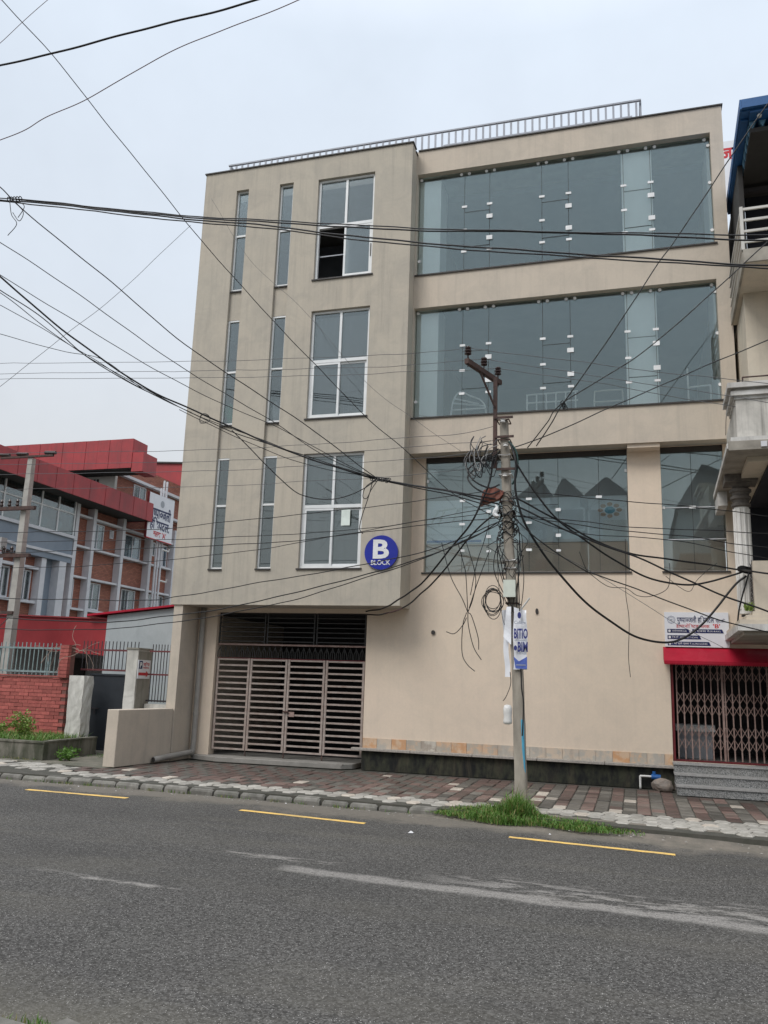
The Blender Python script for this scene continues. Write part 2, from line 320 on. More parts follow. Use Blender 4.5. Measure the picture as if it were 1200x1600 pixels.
# far brick facade: courses as fine relief of colour
m, n, b = new_mat('far_brick')
mp = coords(n); sp = n.nodes.new('ShaderNodeSeparateXYZ'); n.links.new(mp, sp.inputs[0])
cb = n.nodes.new('ShaderNodeCombineXYZ'); n.links.new(math_(n, 'ADD', sp.outputs[0], sp.outputs[1]), cb.inputs[0]); n.links.new(sp.outputs[2], cb.inputs[1])
bt = N(n, 'ShaderNodeTexBrick', Scale=1.0); bt.inputs['Brick Width'].default_value = 0.24; bt.inputs['Row Height'].default_value = 0.085
bt.inputs['Mortar Size'].default_value = 0.008; bt.inputs['Color1'].default_value = (0.38, 0.15, 0.10, 1); bt.inputs['Color2'].default_value = (0.26, 0.095, 0.065, 1); bt.inputs['Mortar'].default_value = (0.14, 0.085, 0.065, 1)
n.links.new(cb.outputs[0], bt.inputs['Vector']); n.links.new(bt.outputs['Color'], b.inputs['Base Color']); b.inputs['Roughness'].default_value = 0.85

# ------------------------------------------------------------------ mesh helpers
def empty(name, loc, label=None, cat=None, group=None, kind=None):
    o = bpy.data.objects.new(name, None); COL.objects.link(o); o.location = loc; o.empty_display_size = 0.2
    return tag(o, label, cat, group, kind)
def tag(o, label=None, cat=None, group=None, kind=None):
    if label: o['label'] = label
    if cat: o['category'] = cat
    if group: o['group'] = group
    if kind: o['kind'] = kind
    return o
WP = {}
def wloc(o): return WP.get(o.name, Vector(o.location))
class MB:
    def __init__(s, tf=None): s.v = []; s.f = []; s.mi = []; s.tf = tf; s.smooth = False
    def add(s, vs, fs, mi=0):
        k = len(s.v); s.v += [Vector(p) for p in vs]; s.f += [tuple(i+k for i in f) for f in fs]; s.mi += [mi]*len(fs); return s
    def box(s, x0, x1, y0, y1, z0, z1, mi=0):
        return s.add([(x0,y0,z0),(x1,y0,z0),(x1,y1,z0),(x0,y1,z0),(x0,y0,z1),(x1,y0,z1),(x1,y1,z1),(x0,y1,z1)],
                     [(0,3,2,1),(4,5,6,7),(0,1,5,4),(1,2,6,5),(2,3,7,6),(3,0,4,7)], mi)
    def prism(s, poly, vec, mi=0):
        vec = Vector(vec); n = len(poly); a = [Vector(p) for p in poly]
        nrm = Vector((0,0,0))
        for i in range(n): nrm += a[i].cross(a[(i+1) % n])
        if nrm.dot(vec) > 0: a = a[::-1]
        return s.add(a+[p+vec for p in a], [tuple(range(n)), tuple(range(2*n-1, n-1, -1))]+[(i, (i+n), (i+1) % n+n, (i+1) % n) for i in range(n)], mi)
    def cyl(s, p, q, r, n=10, r2=None, mi=0): return s.tube([p, q], r, n, r2=r2, mi=mi)
    def tube(s, pts, r, n=5, closed=False, r2=None, mi=0):
        pts = [Vector(p) for p in pts]; L = len(pts); rings = []
        t0 = (pts[1]-pts[0]).normalized(); up = Vector((0,0,1)) if abs(t0.z) < .9 else Vector((1,0,0))
        nn = t0.cross(up).normalized()
        for i, p in enumerate(pts):
            a = pts[i-1] if (i or closed) else p; b_ = pts[(i+1) % L] if (i < L-1 or closed) else p
            t = (b_-a)
            if t.length < 1e-9: t = t0
            t.normalize(); nn = (nn-t*nn.dot(t))
            if nn.length < 1e-6: nn = t.orthogonal()
            nn.normalize(); bb = t.cross(nn); rr = r if r2 is None else r+(r2-r)*i/(L-1)
            rings.append([p+(nn*math.cos(2*math.pi*k/n)+bb*math.sin(2*math.pi*k/n))*rr for k in range(n)])
        vs = [q for g in rings for q in g]; fs = []
        for i in range(L if closed else L-1):
            j = (i+1) % L
            for k in range(n): fs.append((i*n+k, i*n+(k+1) % n, j*n+(k+1) % n, j*n+k))
        if not closed: fs += [tuple(range(n-1, -1, -1)), tuple((L-1)*n+k for k in range(n))]
        return s.add(vs, fs, mi)
    def lathe(s, prof, c, n=16, mi=0):
        c = Vector(c); vs = []; L = len(prof)
        for r, z in prof: vs += [c+Vector((r*math.cos(2*math.pi*k/n), r*math.sin(2*math.pi*k/n), z)) for k in range(n)]
        fs = [(i*n+k, i*n+(k+1) % n, (i+1)*n+(k+1) % n, (i+1)*n+k) for i in range(L-1) for k in range(n)]
        fs += [tuple(range(n-1, -1, -1)), tuple((L-1)*n+k for k in range(n))]
        return s.add(vs, fs, mi)
    def mesh(s, name, mats, origin):
        vs = [p-origin for p in s.v]
        me = bpy.data.meshes.new(name); me.from_pydata(vs, [], s.f)
        for mm in (mats if isinstance(mats, (list, tuple)) else [mats]): me.materials.append(MATS[mm])
        if len(me.materials) > 1: me.polygons.foreach_set('material_index', s.mi)
        if s.smooth: me.polygons.foreach_set('use_smooth', [True]*len(me.polygons))
        me.update(); return me
    def build(s, name, mats, parent=None, label=None, cat=None, group=None, kind=None, bevel=0):
        if s.tf: s.v = [s.tf(p) for p in s.v]
        lo = Vector([min(p[i] for p in s.v) for i in range(3)]); hi = Vector([max(p[i] for p in s.v) for i in range(3)])
        org = Vector(((lo.x+hi.x)/2, (lo.y+hi.y)/2, lo.z))
        o = bpy.data.objects.new(name, s.mesh(name, mats, org)); COL.objects.link(o)
        if bevel:
            bv = o.modifiers.new('bevel', 'BEVEL'); bv.width = bevel; bv.segments = 1; bv.limit_method = 'ANGLE'
        if parent is not None:
            o.parent = parent; o.location = org-wloc(parent)
        else: o.location = org
        WP[o.name] = org
        return tag(o, label, cat, group, kind)
def inst(name, me, loc, parent, rotz=0, scale=None):
    o = bpy.data.objects.new(name, me); COL.objects.link(o); o.parent = parent; o.location = Vector(loc)-wloc(parent)
    o.rotation_euler = (0, 0, rotz)
    if scale: o.scale = scale
    WP[o.name] = Vector(loc); return o
def bx(name, mat, parent, *b6, **k): return MB().box(*b6).build(name, mat, parent, **k)
def spline(pts, sub=8):
    pts = [Vector(p) for p in pts]
    if len(pts) == 2: return [pts[0].lerp(pts[1], i/sub) for i in range(sub+1)]
    out = []; P = [2*pts[0]-pts[1]]+pts+[2*pts[-1]-pts[-2]]
    for i in range(1, len(P)-2):
        a, b_, c, d = P[i-1:i+3]
        for k in range(sub):
            t = k/sub; out.append(0.5*((2*b_)+(c-a)*t+(2*a-5*b_+4*c-d)*t*t+(-a+3*b_-3*c+d)*t**3))
    out.append(P[-2]); return out
def wall_grid(mb, x0, x1, z0, z1, y0, y1, holes, mi=0):
    """wall in the XZ plane from y0 (front) to y1 with rectangular openings and their reveals"""
    xs = sorted({x0, x1}|{min(max(q, x0), x1) for h in holes for q in h[:2]}); zs = sorted({z0, z1}|{min(max(q, z0), z1) for h in holes for q in h[2:]})
    def solid(i, j):
        if i < 0 or j < 0 or i >= len(xs)-1 or j >= len(zs)-1: return False
        cx, cz = (xs[i]+xs[i+1])/2, (zs[j]+zs[j+1])/2
        return not any(h[0] < cx < h[1] and h[2] < cz < h[3] for h in holes)
    for i in range(len(xs)-1):
        for j in range(len(zs)-1):
            if not solid(i, j): continue
            a, b_, c, d = xs[i], xs[i+1], zs[j], zs[j+1]
            mb.add([(a,y0,c),(b_,y0,c),(b_,y0,d),(a,y0,d)], [(0,1,2,3)], mi); mb.add([(a,y1,c),(b_,y1,c),(b_,y1,d),(a,y1,d)], [(3,2,1,0)], mi)
            if not solid(i-1, j): mb.add([(a,y0,c),(a,y0,d),(a,y1,d),(a,y1,c)], [(0,1,2,3)], mi)
            if not solid(i+1, j): mb.add([(b_,y0,c),(b_,y1,c),(b_,y1,d),(b_,y0,d)], [(0,1,2,3)], mi)
            if not solid(i, j-1): mb.add([(a,y0,c),(a,y1,c),(b_,y1,c),(b_,y0,c)], [(0,1,2,3)], mi)
            if not solid(i, j+1): mb.add([(a,y0,d),(b_,y0,d),(b_,y1,d),(a,y1,d)], [(0,1,2,3)], mi)
    return mb

# ------------------------------------------------------------------ lettering
_cache = {}
def glyph(s, bold):
    if (s, bold) in _cache: return _cache[(s, bold)]
    cu = bpy.data.curves.new('t', 'FONT'); cu.body = s; cu.size = 1; cu.offset = bold; cu.resolution_u = 3
    o = bpy.data.objects.new('t', cu); COL.objects.link(o); bpy.context.view_layer.update()
    me = bpy.data.meshes.new_from_object(o.evaluated_get(bpy.context.evaluated_depsgraph_get()))
    bpy.data.objects.remove(o); bpy.data.curves.remove(cu); _cache[(s, bold)] = me; return me
def advance(s):
    k = ('adv', s)
    if k not in _cache:
        a = glyph(s+'|', 0.0); b_ = glyph('|', 0.0)
        _cache[k] = max(v.co.x for v in a.vertices)-max(v.co.x for v in b_.vertices)
    return _cache[k]
def text(mb, toks, org, xd, up, width=None, height=None, bold=0.0, mi=0, centre=False):
    """toks: clusters; a leading / takes the half form (stem cut off). Height is the body height (headline or capital)."""
    if isinstance(toks, str): toks = [toks]
    V, F = [], []; x = 0
    for t in toks:
        half = t.startswith('/'); s = t.lstrip('/'); a = advance(s)
        if s.strip():
            bm = bmesh.new(); bm.from_mesh(glyph(s, bold))
            if half:
                cut = a-0.165
                bmesh.ops.bisect_plane(bm, geom=bm.verts[:]+bm.edges[:]+bm.faces[:], plane_co=(cut, 0, 0), plane_no=(1, 0, 0), clear_outer=True); a = cut
            bm.verts.index_update(); k = len(V)
            V += [(v.co.x+x, v.co.y) for v in bm.verts]; F += [tuple(v.index+k for v in f.verts) for f in bm.faces]; bm.free()
        x += a
    if not V: return
    x0 = min(v[0] for v in V); x1 = max(v[0] for v in V)
    sy = (height/0.65) if height else width/(x1-x0); sx = width/(x1-x0) if width else sy
    xd = Vector(xd).normalized(); up = Vector(up).normalized(); org = Vector(org)
    off = (x1-x0)/2 if centre else 0
    mb.add([org+xd*((v[0]-x0-off)*sx)+up*(v[1]*sy) for v in V], F, mi)

# ================================================================== GROUND
def interp(pts, x):
    if x <= pts[0][0]: return pts[0][1]
    for (a, b_), (c, d) in zip(pts, pts[1:]):
        if x <= c: return b_+(d-b_)*(x-a)/(c-a)
    return pts[-1][1]
KP = [(-90, 17.0), (-40, 14.2), (-20, 12.75), (-10.4, 12.38), (-8, 12.38), (-5.6, 12.25), (-2.8, 12.08), (0, 11.66), (1.5, 11.5), (8, 11.0), (40, 8.6)]
BP = [(-90, 18.0), (-40, 15.2), (-20, 13.6), (-8.8, 13.08), (-4.18, 12.95), (-1.47, 12.93), (1.7, 12.89), (8, 12.5), (40, 10)]
NP = [(-90, 11.0), (-40, 7.6), (-12, 5.2), (-5, 4.36), (-3.2, 4.03), (-2.5, 3.97), (-2.1, 3.7), (-1.4, 3.3), (0, 3.0), (3, 2.75), (10, 2.2), (40, 0)]
kerbY = lambda x: interp(KP, x); bandY = lambda x: interp(BP, x); nearY = lambda x: interp(NP, x)
g = MB().add([(-900, -900, -.16), (900, -900, -.16), (900, 900, -.16), (-900, 900, -.16)], [(0, 1, 2, 3)]); g.build('ground', 'ground_far', kind='structure')
xs = [-90, -60, -40, -30, -20, -15, -12, -10.4, -9, -8, -6.8, -5.6, -4.2, -2.8, -1.5, 0, 1.5, 4, 8, 20, 40]
rd = MB()
for a, b_ in zip(xs, xs[1:]):
    rd.add([(a, nearY(a)-.3, -.12), (b_, nearY(b_)-.3, -.12), (b_, kerbY(b_)+.1, -.12), (a, kerbY(a)+.1, -.12)], [(0, 1, 2, 3)])
rd.build('road', 'asphalt', kind='structure')
# yellow edge dashes
for (x0, y0, x1, y1) in ((-9.21, 11.50, -7.37, 11.47), (-5.39, 11.26, -3.46, 11.02), (-1.54, 10.93, .41, 10.70), (2.3, 10.5, 4.2, 10.3), (-13.0, 11.75, -11.1, 11.62)):
    mb = MB(); n_ = 16; top = []; bot = []
    for i in range(n_+1):
        t = i/n_; x = x0+(x1-x0)*t; y = y0+(y1-y0)*t
        top.append((x, y+.055+R.uniform(-.008, .008), -.116)); bot.append((x, y-.055+R.uniform(-.008, .008), -.116))
    mb.add(top+bot, [(i+n_+1, i+n_+2, i+1, i) for i in range(n_)]); mb.build('road_marking', 'yellow_paint', kind='structure')
# pavement bed (joints show its top), pavers proud of it
pv = MB()
for a, b_ in zip(xs, xs[1:]):
    pv.prism([(a, kerbY(a)+.06, -.16), (a, 17.4, -.16), (a, 17.4, -.014), (a, kerbY(a)+.06, -.014)], (0, 0, 0)) if False else None
    ya, yb = kerbY(a)+.06, kerbY(b_)+.06
    pv.add([(a, ya, -.014), (b_, yb, -.014), (b_, 17.6, -.014), (a, 17.6, -.014), (a, ya, -.16), (b_, yb, -.16)], [(0, 1, 2, 3), (4, 5, 1, 0)])
pave = pv.build('pavement', 'pavement_bed', kind='structure')
def stuffjoin(): return MB()
# red and grey rectangular pavers between the wall and the pale band
def slab_mesh(poly, h, nm, mat, bev=.019):
    """12-30 triangle paver: chamfered top"""
    n_ = len(poly); c = Vector((sum(p[0] for p in poly)/n_, sum(p[1] for p in poly)/n_, 0))
    top = [c+(Vector((p[0], p[1], 0))-c)*(1-bev/max(.01, (Vector((p[0], p[1], 0))-c).length)) for p in poly]
    mb = MB(); vs = [(p[0], p[1], 0) for p in poly]+[(p[0], p[1], h-.009) for p in poly]+[(p.x, p.y, h) for p in top]
    fs = [(i, (i+1) % n_, (i+1) % n_+n_, i+n_) for i in range(n_)]+[(i+n_, (i+1) % n_+n_, (i+1) % n_+2*n_, i+2*n_) for i in range(n_)]+[tuple(range(2*n_, 3*n_))]
    mb.add(vs, fs); return mb
PW, PL = .2, .31
rp = [(-PW/2+.007, -PL/2+.01), (PW/2-.007, -PL/2+.01), (PW/2-.007, PL/2-.01), (-PW/2+.007, PL/2-.01)]
base_slab = slab_mesh(rp, .017, '', '')
pm = {k: base_slab.mesh('paver', k, Vector((0, 0, 0))) for k in ('paver_red', 'paver_grey', 'paver_worn')}
cand = []
for i in range(-49, 33):
    x = i*PW+.1
    y = bandY(x)+PL/2+.01+(0.0 if i % 2 else .03); j = 0
    while y+PL/2 < 16.24:
        inwing = x < -9.2 and y > 13.6
        onsill = (-9.2 < x < -5.3 and y > 15.75) or (x > .55 and y > 15.35)
        if not inwing and not onsill and x < 6:
            if x > -3.3: k = 'paver_red' if (i % 2 == 0) else 'paver_grey'
            else: k = 'paver_red' if (i+j) % 2 == 0 else 'paver_grey'
            if R.random() < .13: k = R.choice(('paver_red', 'paver_grey'))
            if R.random() < .035: k = 'paver_worn'
            cand.append((x, y+R.uniform(-.006, .006), k))
        y += PL; j += 1
cand.sort(key=lambda c: math.hypot(c[0], c[1]) if (-9.5 < c[0] < 2.1) else 99)
rest = {}
for q, (x, y, k) in enumerate(cand):
    z = -.016+R.uniform(-.009, .008); rz = R.uniform(-.03, .03)
    if q < 300: inst('paver', pm[k], (x, y, z), pave, rz)
    else:
        mb = rest.setdefault(k, MB()); c, s_ = math.cos(rz), math.sin(rz)
        mb.add([(x+p.x*c-p.y*s_, y+p.x*s_+p.y*c, z+p.z) for p in base_slab.v], base_slab.f)
mb = MB(); order = list(rest)
for mi, k in enumerate(order): mb.add(rest[k].v, rest[k].f, mi)
mb.build('paver_field', order, pave, kind='stuff')
# pale six-sided pavers along the kerb
def hexp(w, l): return [(-w/2, 0), (-w*.27, -l/2), (w*.27, -l/2), (w/2, 0), (w*.27, l/2), (-w*.27, l/2)]
hx = slab_mesh(hexp(.232, .262), .018, '', ''); hm = hx.mesh('paving_stone', 'paver_pale', Vector((0, 0, 0))); hm2 = hx.mesh('paving_stone', 'paver_worn', Vector((0, 0, 0)))
cand = []
for i in range(-160, 60):
    x = i*.186
    if x < -26 or x > 9: continue
    for j in range(0, 8 if x < -9.4 else 6):
        y = bandY(x)-.10-j*.272-(i % 2)*.136+(0.95 if x < -9.7 else 0)
        if y < kerbY(x)+.30: continue
        if x < -9.7 and R.random() < .25: continue
        if x > -2.6 and y < kerbY(x)+.30+.25*max(0, min(1, (1.2-abs(x+1.2)/1.6))): continue
        if -11.2 < x < -9.6 and y < 12.95 and y > 12.6: continue
        cand.append((x, y+R.uniform(-.008, .008)))
cand.sort(key=lambda c: math.hypot(c[0]+2.5, c[1]) if (-13 < c[0] < 2.2) else 99)
mb = MB()
for q, (x, y) in enumerate(cand):
    z = -.016+R.uniform(-.006, .006); rz = R.uniform(-.05, .05)
    if q < 300: inst('paving_stone', hm if R.random() < .93 else hm2, (x, y, z), pave, rz)
    else: mb.add([(x+p.x, y+p.y, z+p.z) for p in hx.v], hx.f)
mb.build('paving_stone_field', 'paver_pale', pave, kind='stuff')
# kerbs: rounded stones, one by one
def kerbrun(fn, x0, x1, length, zt, side, parent, maxn):
    prof = [(0, -.17), (0, zt-.06), (.014, zt-.03), (.04, zt-.012), (.11, zt-.008), (.125, zt-.02), (.125, -.17)]
    kms = []
    for v in range(4):
        mb = MB(); L = length*R.uniform(.95, 1.0)-.02
        pr = [(p[0]*side+R.uniform(-.006, .006), p[1]+R.uniform(-.006, .006)) for p in prof]
        for e, (xa, sc) in enumerate(((-L/2, .93), (-L/2+.03, 1), (L/2-.03, 1), (L/2, .93))):
            mb.v += [Vector((xa, p[0]*sc+(.01 if sc < 1 else 0)*side, p[1]*(1 if p[1] < 0 else 1)-(0.02 if sc < 1 and p[1] > -.1 else 0))) for p in pr]
        n_ = len(pr)
        for e in range(3):
            for k in range(n_-1):
                q_ = (e*n_+k, (e+1)*n_+k, (e+1)*n_+k+1, e*n_+k+1); mb.f.append(q_ if side < 0 else q_[::-1]); mb.mi.append(0)
        mb.f += [tuple(range(n_)), tuple(range(3*n_, 4*n_))]; mb.mi += [0, 0]
        kms.append(mb.mesh('kerbstone', 'kerb_stone', Vector((0, 0, 0))))
    x = x0; c = 0
    while x < x1 and c < maxn:
        dy = fn(x+length)-fn(x); a = math.atan2(dy, length); xm = x+length*math.cos(a)/2
        o = inst('kerbstone', R.choice(kms), (xm, fn(xm)+R.uniform(-.012, .012), R.uniform(-.028, .002)), parent, a+R.uniform(-.035, .035))
        o.rotation_euler.x = R.uniform(-.04, .04); x += length*math.cos(a); c += 1
kerbrun(kerbY, -22, -.9, .46, .0, 1, pave, 60)
nearp = MB()
for a, b_ in zip(xs, xs[1:]):
    nearp.add([(a, nearY(a)-.15, -.03), (b_, nearY(b_)-.15, -.03), (b_, -12, -.03), (a, -12, -.03)], [(3, 2, 1, 0)])
near = nearp.build('near_pavement', 'apron', kind='structure')
kerbrun(nearY, -9, 5, .62, .0, -1, near, 30)
# concrete apron left of the wing wall, gate sill slab, dirt at the kerb on the right
mb = MB(); mb.prism([(-13.5, 14.15, -.01), (-9.4, 13.75, -.01), (-9.4, 17.4, -.01), (-13.5, 17.4, -.01)], (0, 0, .014)); mb.build('apron_ground', 'apron', kind='structure')
mb = MB(); mb.prism([(-9.0, 16.25, 0), (-8.3, 16.0, 0), (-5.6, 16.1, 0), (-5.42, 16.30, 0), (-5.3, 17.4, 0), (-9.0, 17.4, 0)], (0, 0, .10)); mb.build('sill_slab', 'sill_concrete', kind='structure', bevel=.01)
mb = MB(); NX = 60; NYY = 8
for i in range(NX+1):
    x = -3.4+i*(9.4/NX)
    for j in range(NYY+1):
        t = j/NYY; e = min(1, (x+3.4)/1.2); y0 = kerbY(x)-.34*e-.1*math.sin(x*3.1)*e; y1 = kerbY(x)+(.12 if x < -2.4 else .42)
        z = -.121+.115*e*(t**1.3)+R.uniform(-.006, .006)*t+(-.004 if t == 0 else .004)
        mb.v.append(Vector((x, y0+(y1-y0)*t, min(z, -.002 if x > -1 else .0))))
for i in range(NX):
    for j in range(NYY):
        a = i*(NYY+1)+j; mb.f.append((a, a+NYY+1, a+NYY+2, a+1)); mb.mi.append(0)
mb.build('verge_soil', 'soil', kind='structure')

# ================================================================== BUILDING B
F1, F2, F3 = (3.94, 6.38), (7.15, 9.62), (10.39, 12.83)
B = empty('hospital_building', (-3.7, 16.0, 0), 'four storey beige hospital block with tall glazed bays and white framed windows', 'building')
BX0, BX1, BY = -9.40, -4.34, 15.60
slots = [(-8.57, -8.26), (-7.48, -7.14)]
big = (-6.53, -5.19)
holes = [(a, b_, 3.94, 12.83) for a, b_ in slots]+[(big[0], big[1], z0, z1) for z0, z1 in ((3.94, 6.37), (7.14, 9.60), (10.34, 12.80))]
mb = wall_grid(MB(), BX0, BX1, 3.19, 13.36, BY, BY+.24, holes); mb.build('front_wall', 'block_plaster', B)
for a, b_ in slots:                                                   # spandrels set back in the two slots
    for z0, z1 in ((6.38, 7.13), (9.60, 10.31)): bx('spandrel', 'block_plaster', B, a+.002, b_-.002, BY+.07, BY+.2, z0, z1)
bx('side_wall', 'block_plaster', B, BX1-.2, BX1, BY+.24, 22, 3.19, 13.3)
bx('side_wall', 'block_plaster', B, BX0, BX0+.2, BY+.24, 22, 3.19, 13.36)
bx('soffit', 'soffit', B, BX0+.2, BX1-.2, BY+.24, 22, 3.19, 3.4)
bx('wing_pier', 'band_plaster', B, -9.32, -9.107, 15.62, 22, 0, 3.19)
# wall over the garden side wall
mb = MB(); mb.prism([(-9.56, 13.95, 0), (-9.31, 13.95, 0), (-9.125, 15.6, 0), (-9.36, 15.6, 0)], (0, 0, 1.045)); mb.build('wing_wall', 'band_plaster', B, bevel=.008)
mb = wall_grid(MB(), -9.107, -5.24, .0, 3.19, 16.35, 16.6, [(-8.66, -5.24, -.1, 3.1)]); mb.build('gate_wall', 'wall_plaster', B)
mb = wall_grid(MB(), -5.24, BX1, 0, 3.19, 16.35, 16.6, []); mb.build('ground_wall', 'wall_plaster', B)
mb = wall_grid(MB(), BX1, 2.01, 0, 6.38, 16.35, 16.6, [(-4.07, -.01, 3.94, 6.379), (.61, 1.74, 3.94, 6.379), (.65, 2.1, .5, 2.46)])
mb.build('ground_wall', 'wall_plaster', B)
bx('lintel_wall', 'wall_plaster', B, 2.01, 4.6, 16.35, 16.6, 2.46, 2.62)
bx('pier', 'wall_plaster', B, 3.5, 4.6, 16.35, 16.6, 0, 2.46)
mb = wall_grid(MB(), BX1, 2.01, 6.38, 13.40, 16.0, 16.22, [(-4.32, 1.77, F3[0], F3[1]), (-4.32, 1.75, F2[0], F2[1])]); mb.build('upper_wall', 'band_plaster', B)
bx('band_soffit', 'soffit', B, BX1+.002, 2.008, 16.22, 16.62, 6.385, 6.52)
bx('side_wall', 'band_plaster', B, 1.81, 2.01, 16.22, 22, 6.52, 13.35)
bx('beam_stub', 'wall_plaster', B, 0, .6, 16.05, 16.352, 6.30, 6.382)
# slabs, roof, back and partitions of the rooms behind the glass
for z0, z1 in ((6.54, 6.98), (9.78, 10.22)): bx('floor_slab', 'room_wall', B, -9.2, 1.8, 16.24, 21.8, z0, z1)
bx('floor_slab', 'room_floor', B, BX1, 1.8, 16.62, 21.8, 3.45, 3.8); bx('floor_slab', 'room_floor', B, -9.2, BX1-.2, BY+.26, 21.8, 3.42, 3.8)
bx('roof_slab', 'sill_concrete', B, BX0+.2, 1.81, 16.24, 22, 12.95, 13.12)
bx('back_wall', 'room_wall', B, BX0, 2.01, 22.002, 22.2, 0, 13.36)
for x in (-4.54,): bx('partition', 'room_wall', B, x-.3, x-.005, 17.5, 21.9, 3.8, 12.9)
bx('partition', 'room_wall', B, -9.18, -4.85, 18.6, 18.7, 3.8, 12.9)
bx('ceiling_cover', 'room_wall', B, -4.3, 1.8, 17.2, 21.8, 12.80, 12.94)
bx('partition', 'pale_room', B, -4.3, 1.79, 17.3, 17.4, 3.81, 6.53)  # pale wall added to brighten the room behind the first floor glass
for z0, z1 in ((6.98, 9.78), (10.22, 12.8)):
    bx('inner_column', 'inner_column', B, -4.32, -3.84, 16.27, 16.9, z0, z1); bx('inner_column', 'inner_column', B, .03, .64, 16.27, 16.9, z0, z1)
bx('inner_column', 'inner_column', B, 1.72, 1.80, 16.4, 17.4, 6.98, 12.8)
for x0, x1, y0, y1 in ((-9.4, -9.33, 17, 22), ): pass
# dark parking space behind the gate, entrance lobby
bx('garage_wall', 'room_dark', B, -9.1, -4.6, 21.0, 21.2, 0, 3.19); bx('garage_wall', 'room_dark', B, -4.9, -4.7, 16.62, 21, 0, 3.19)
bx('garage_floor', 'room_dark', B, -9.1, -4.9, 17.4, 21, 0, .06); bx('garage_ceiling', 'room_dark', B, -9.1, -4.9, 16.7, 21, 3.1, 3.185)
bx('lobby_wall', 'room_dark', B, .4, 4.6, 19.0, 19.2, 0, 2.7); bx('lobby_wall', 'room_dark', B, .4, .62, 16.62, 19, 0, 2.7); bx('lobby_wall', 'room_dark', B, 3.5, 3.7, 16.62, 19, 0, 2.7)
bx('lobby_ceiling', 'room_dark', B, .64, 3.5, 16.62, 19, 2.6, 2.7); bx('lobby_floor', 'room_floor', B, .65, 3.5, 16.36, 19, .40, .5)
# copings, sills
def flash(x0, x1, y0, y1, z0, z1): bx('coping', 'dark_flashing', B, x0, x1, y0, y1, z0, z1)
flash(BX0-.025, BX1+.025, BY-.03, BY+.26, 13.362, 13.39); flash(BX0-.025, BX0+.22, BY+.26, 22, 13.362, 13.39)
flash(BX1+.03, 2.035, 15.97, 16.25, 13.402, 13.43); flash(1.79, 2.035, 16.25, 22, 13.402, 13.43)
mb = MB().box(BX1-.2, BX1+.02, BY+.27, 22, 13.302, 13.34); mb.build('coping', 'dark_flashing', B)
def sill(x0, x1, y0, y1, z): bx('sill', 'dark_flashing', B, x0-.035, x1+.035, y0-.03, y1, z-.028, z+.002)
sill(-4.29, 1.77, 16.0, 16.02, F3[0]); sill(-4.29, 1.75, 16.0, 16.02, F2[0]); sill(-4.07, -.01, 16.35, 16.37, 3.94); sill(.61, 1.74, 16.35, 16.37, 3.94)
for z in (3.94, 7.14, 10.34): sill(big[0], big[1], BY, BY+.02, z)
for a, b_ in slots: sill(a+.03, b_-.03, BY, BY+.02, 3.94)
for a, b_ in slots:
    for z in (7.13, 10.31): bx('sill', 'dark_flashing', B, a+.004, b_-.004, BY+.03, BY+.069, z-.03, z-.004)
# drip line under the block
bx('drip_edge', 'block_plaster', B, BX0, BX1, BY-.012, BY-.0005, 3.19, 3.215)

# --- uPVC windows of the block
WY = BY+.105
def frame_rect(mb, x0, x1, z0, z1, y, w, d): 
    mb.box(x0, x0+w, y, y+d, z0, z1); mb.box(x1-w, x1, y, y+d, z0, z1); mb.box(x0+w, x1-w, y, y+d, z0, z0+w); mb.box(x0+w, x1-w, y, y+d, z1-w, z1)
def pane(win, x0, x1, z0, z1, y, mat='window_glass', th=.006): return bx('pane', mat, win, x0, x1, y, y+th, z0, z1)
for a, b_ in slots:
    for z0, z1, zt in ((3.95, 6.378, 5.32), (7.14, 9.598, 8.36), (10.32, 12.828, 11.69)):
        mb = MB(); frame_rect(mb, a+.004, b_-.004, z0, z1, WY-.03, .035, .06); mb.box(a+.04, b_-.04, WY-.03, WY+.03, zt-.022, zt+.022)
        w = mb.build('window', 'white_upvc', B)
        pane(w, a+.04, b_-.04, z0+.036, zt-.023, WY); pane(w, a+.04, b_-.04, zt+.023, z1-.036, WY)
for r_, (z0, z1) in enumerate(((3.95, 6.365), (7.15, 9.595), (10.35, 12.795))):
    x0, x1 = big[0]+.004, big[1]-.004; xm = (x0+x1)/2; zt = z0+1.29
    mb = MB(); frame_rect(mb, x0, x1, z0, z1, WY-.035, .048, .07); mb.box(x0+.05, x1-.05, WY-.035, WY+.035, zt-.035, zt+.035); mb.box(xm-.026, xm+.026, WY-.033, WY+.033, zt+.036, z1-.05)
    w = mb.build('window', 'white_upvc', B)
    for k, (a, b_) in enumerate(((x0+.05, xm-.028), (xm+.028, x1-.05))): pane(w, a, b_, zt+.037, z1-.05, WY)
    # sliding sashes below the transom
    open_ = r_ == 2
    if open_: sl_ = [(xm-.02, x1-.05, WY-.03)]
    else: sl_ = [(x0+.05, xm+.02, WY-.03), (xm-.02, x1-.05, WY+.004)]
    for a, b_, y in sl_:
        mb = MB(); frame_rect(mb, a, b_, z0+.05, zt-.037, y, .045, .028)
        s_ = mb.build('sash', 'white_upvc', w)
        pane(w, a+.046, b_-.046, z0+.096, zt-.083, y+.012)
    xa, xb = (xm+.02, x1-.05) if not open_ else (x0+.05, xm-.02)
    bx('mosquito_screen_bar', 'grey_trim', w, xa, xb, WY+.045, WY+.06, z0+.60, z0+.625)
    if open_: bx('handle', 'dark_flashing', w, x1-.065, x1-.045, WY-.045, WY-.031, z0+.45, z0+.75)
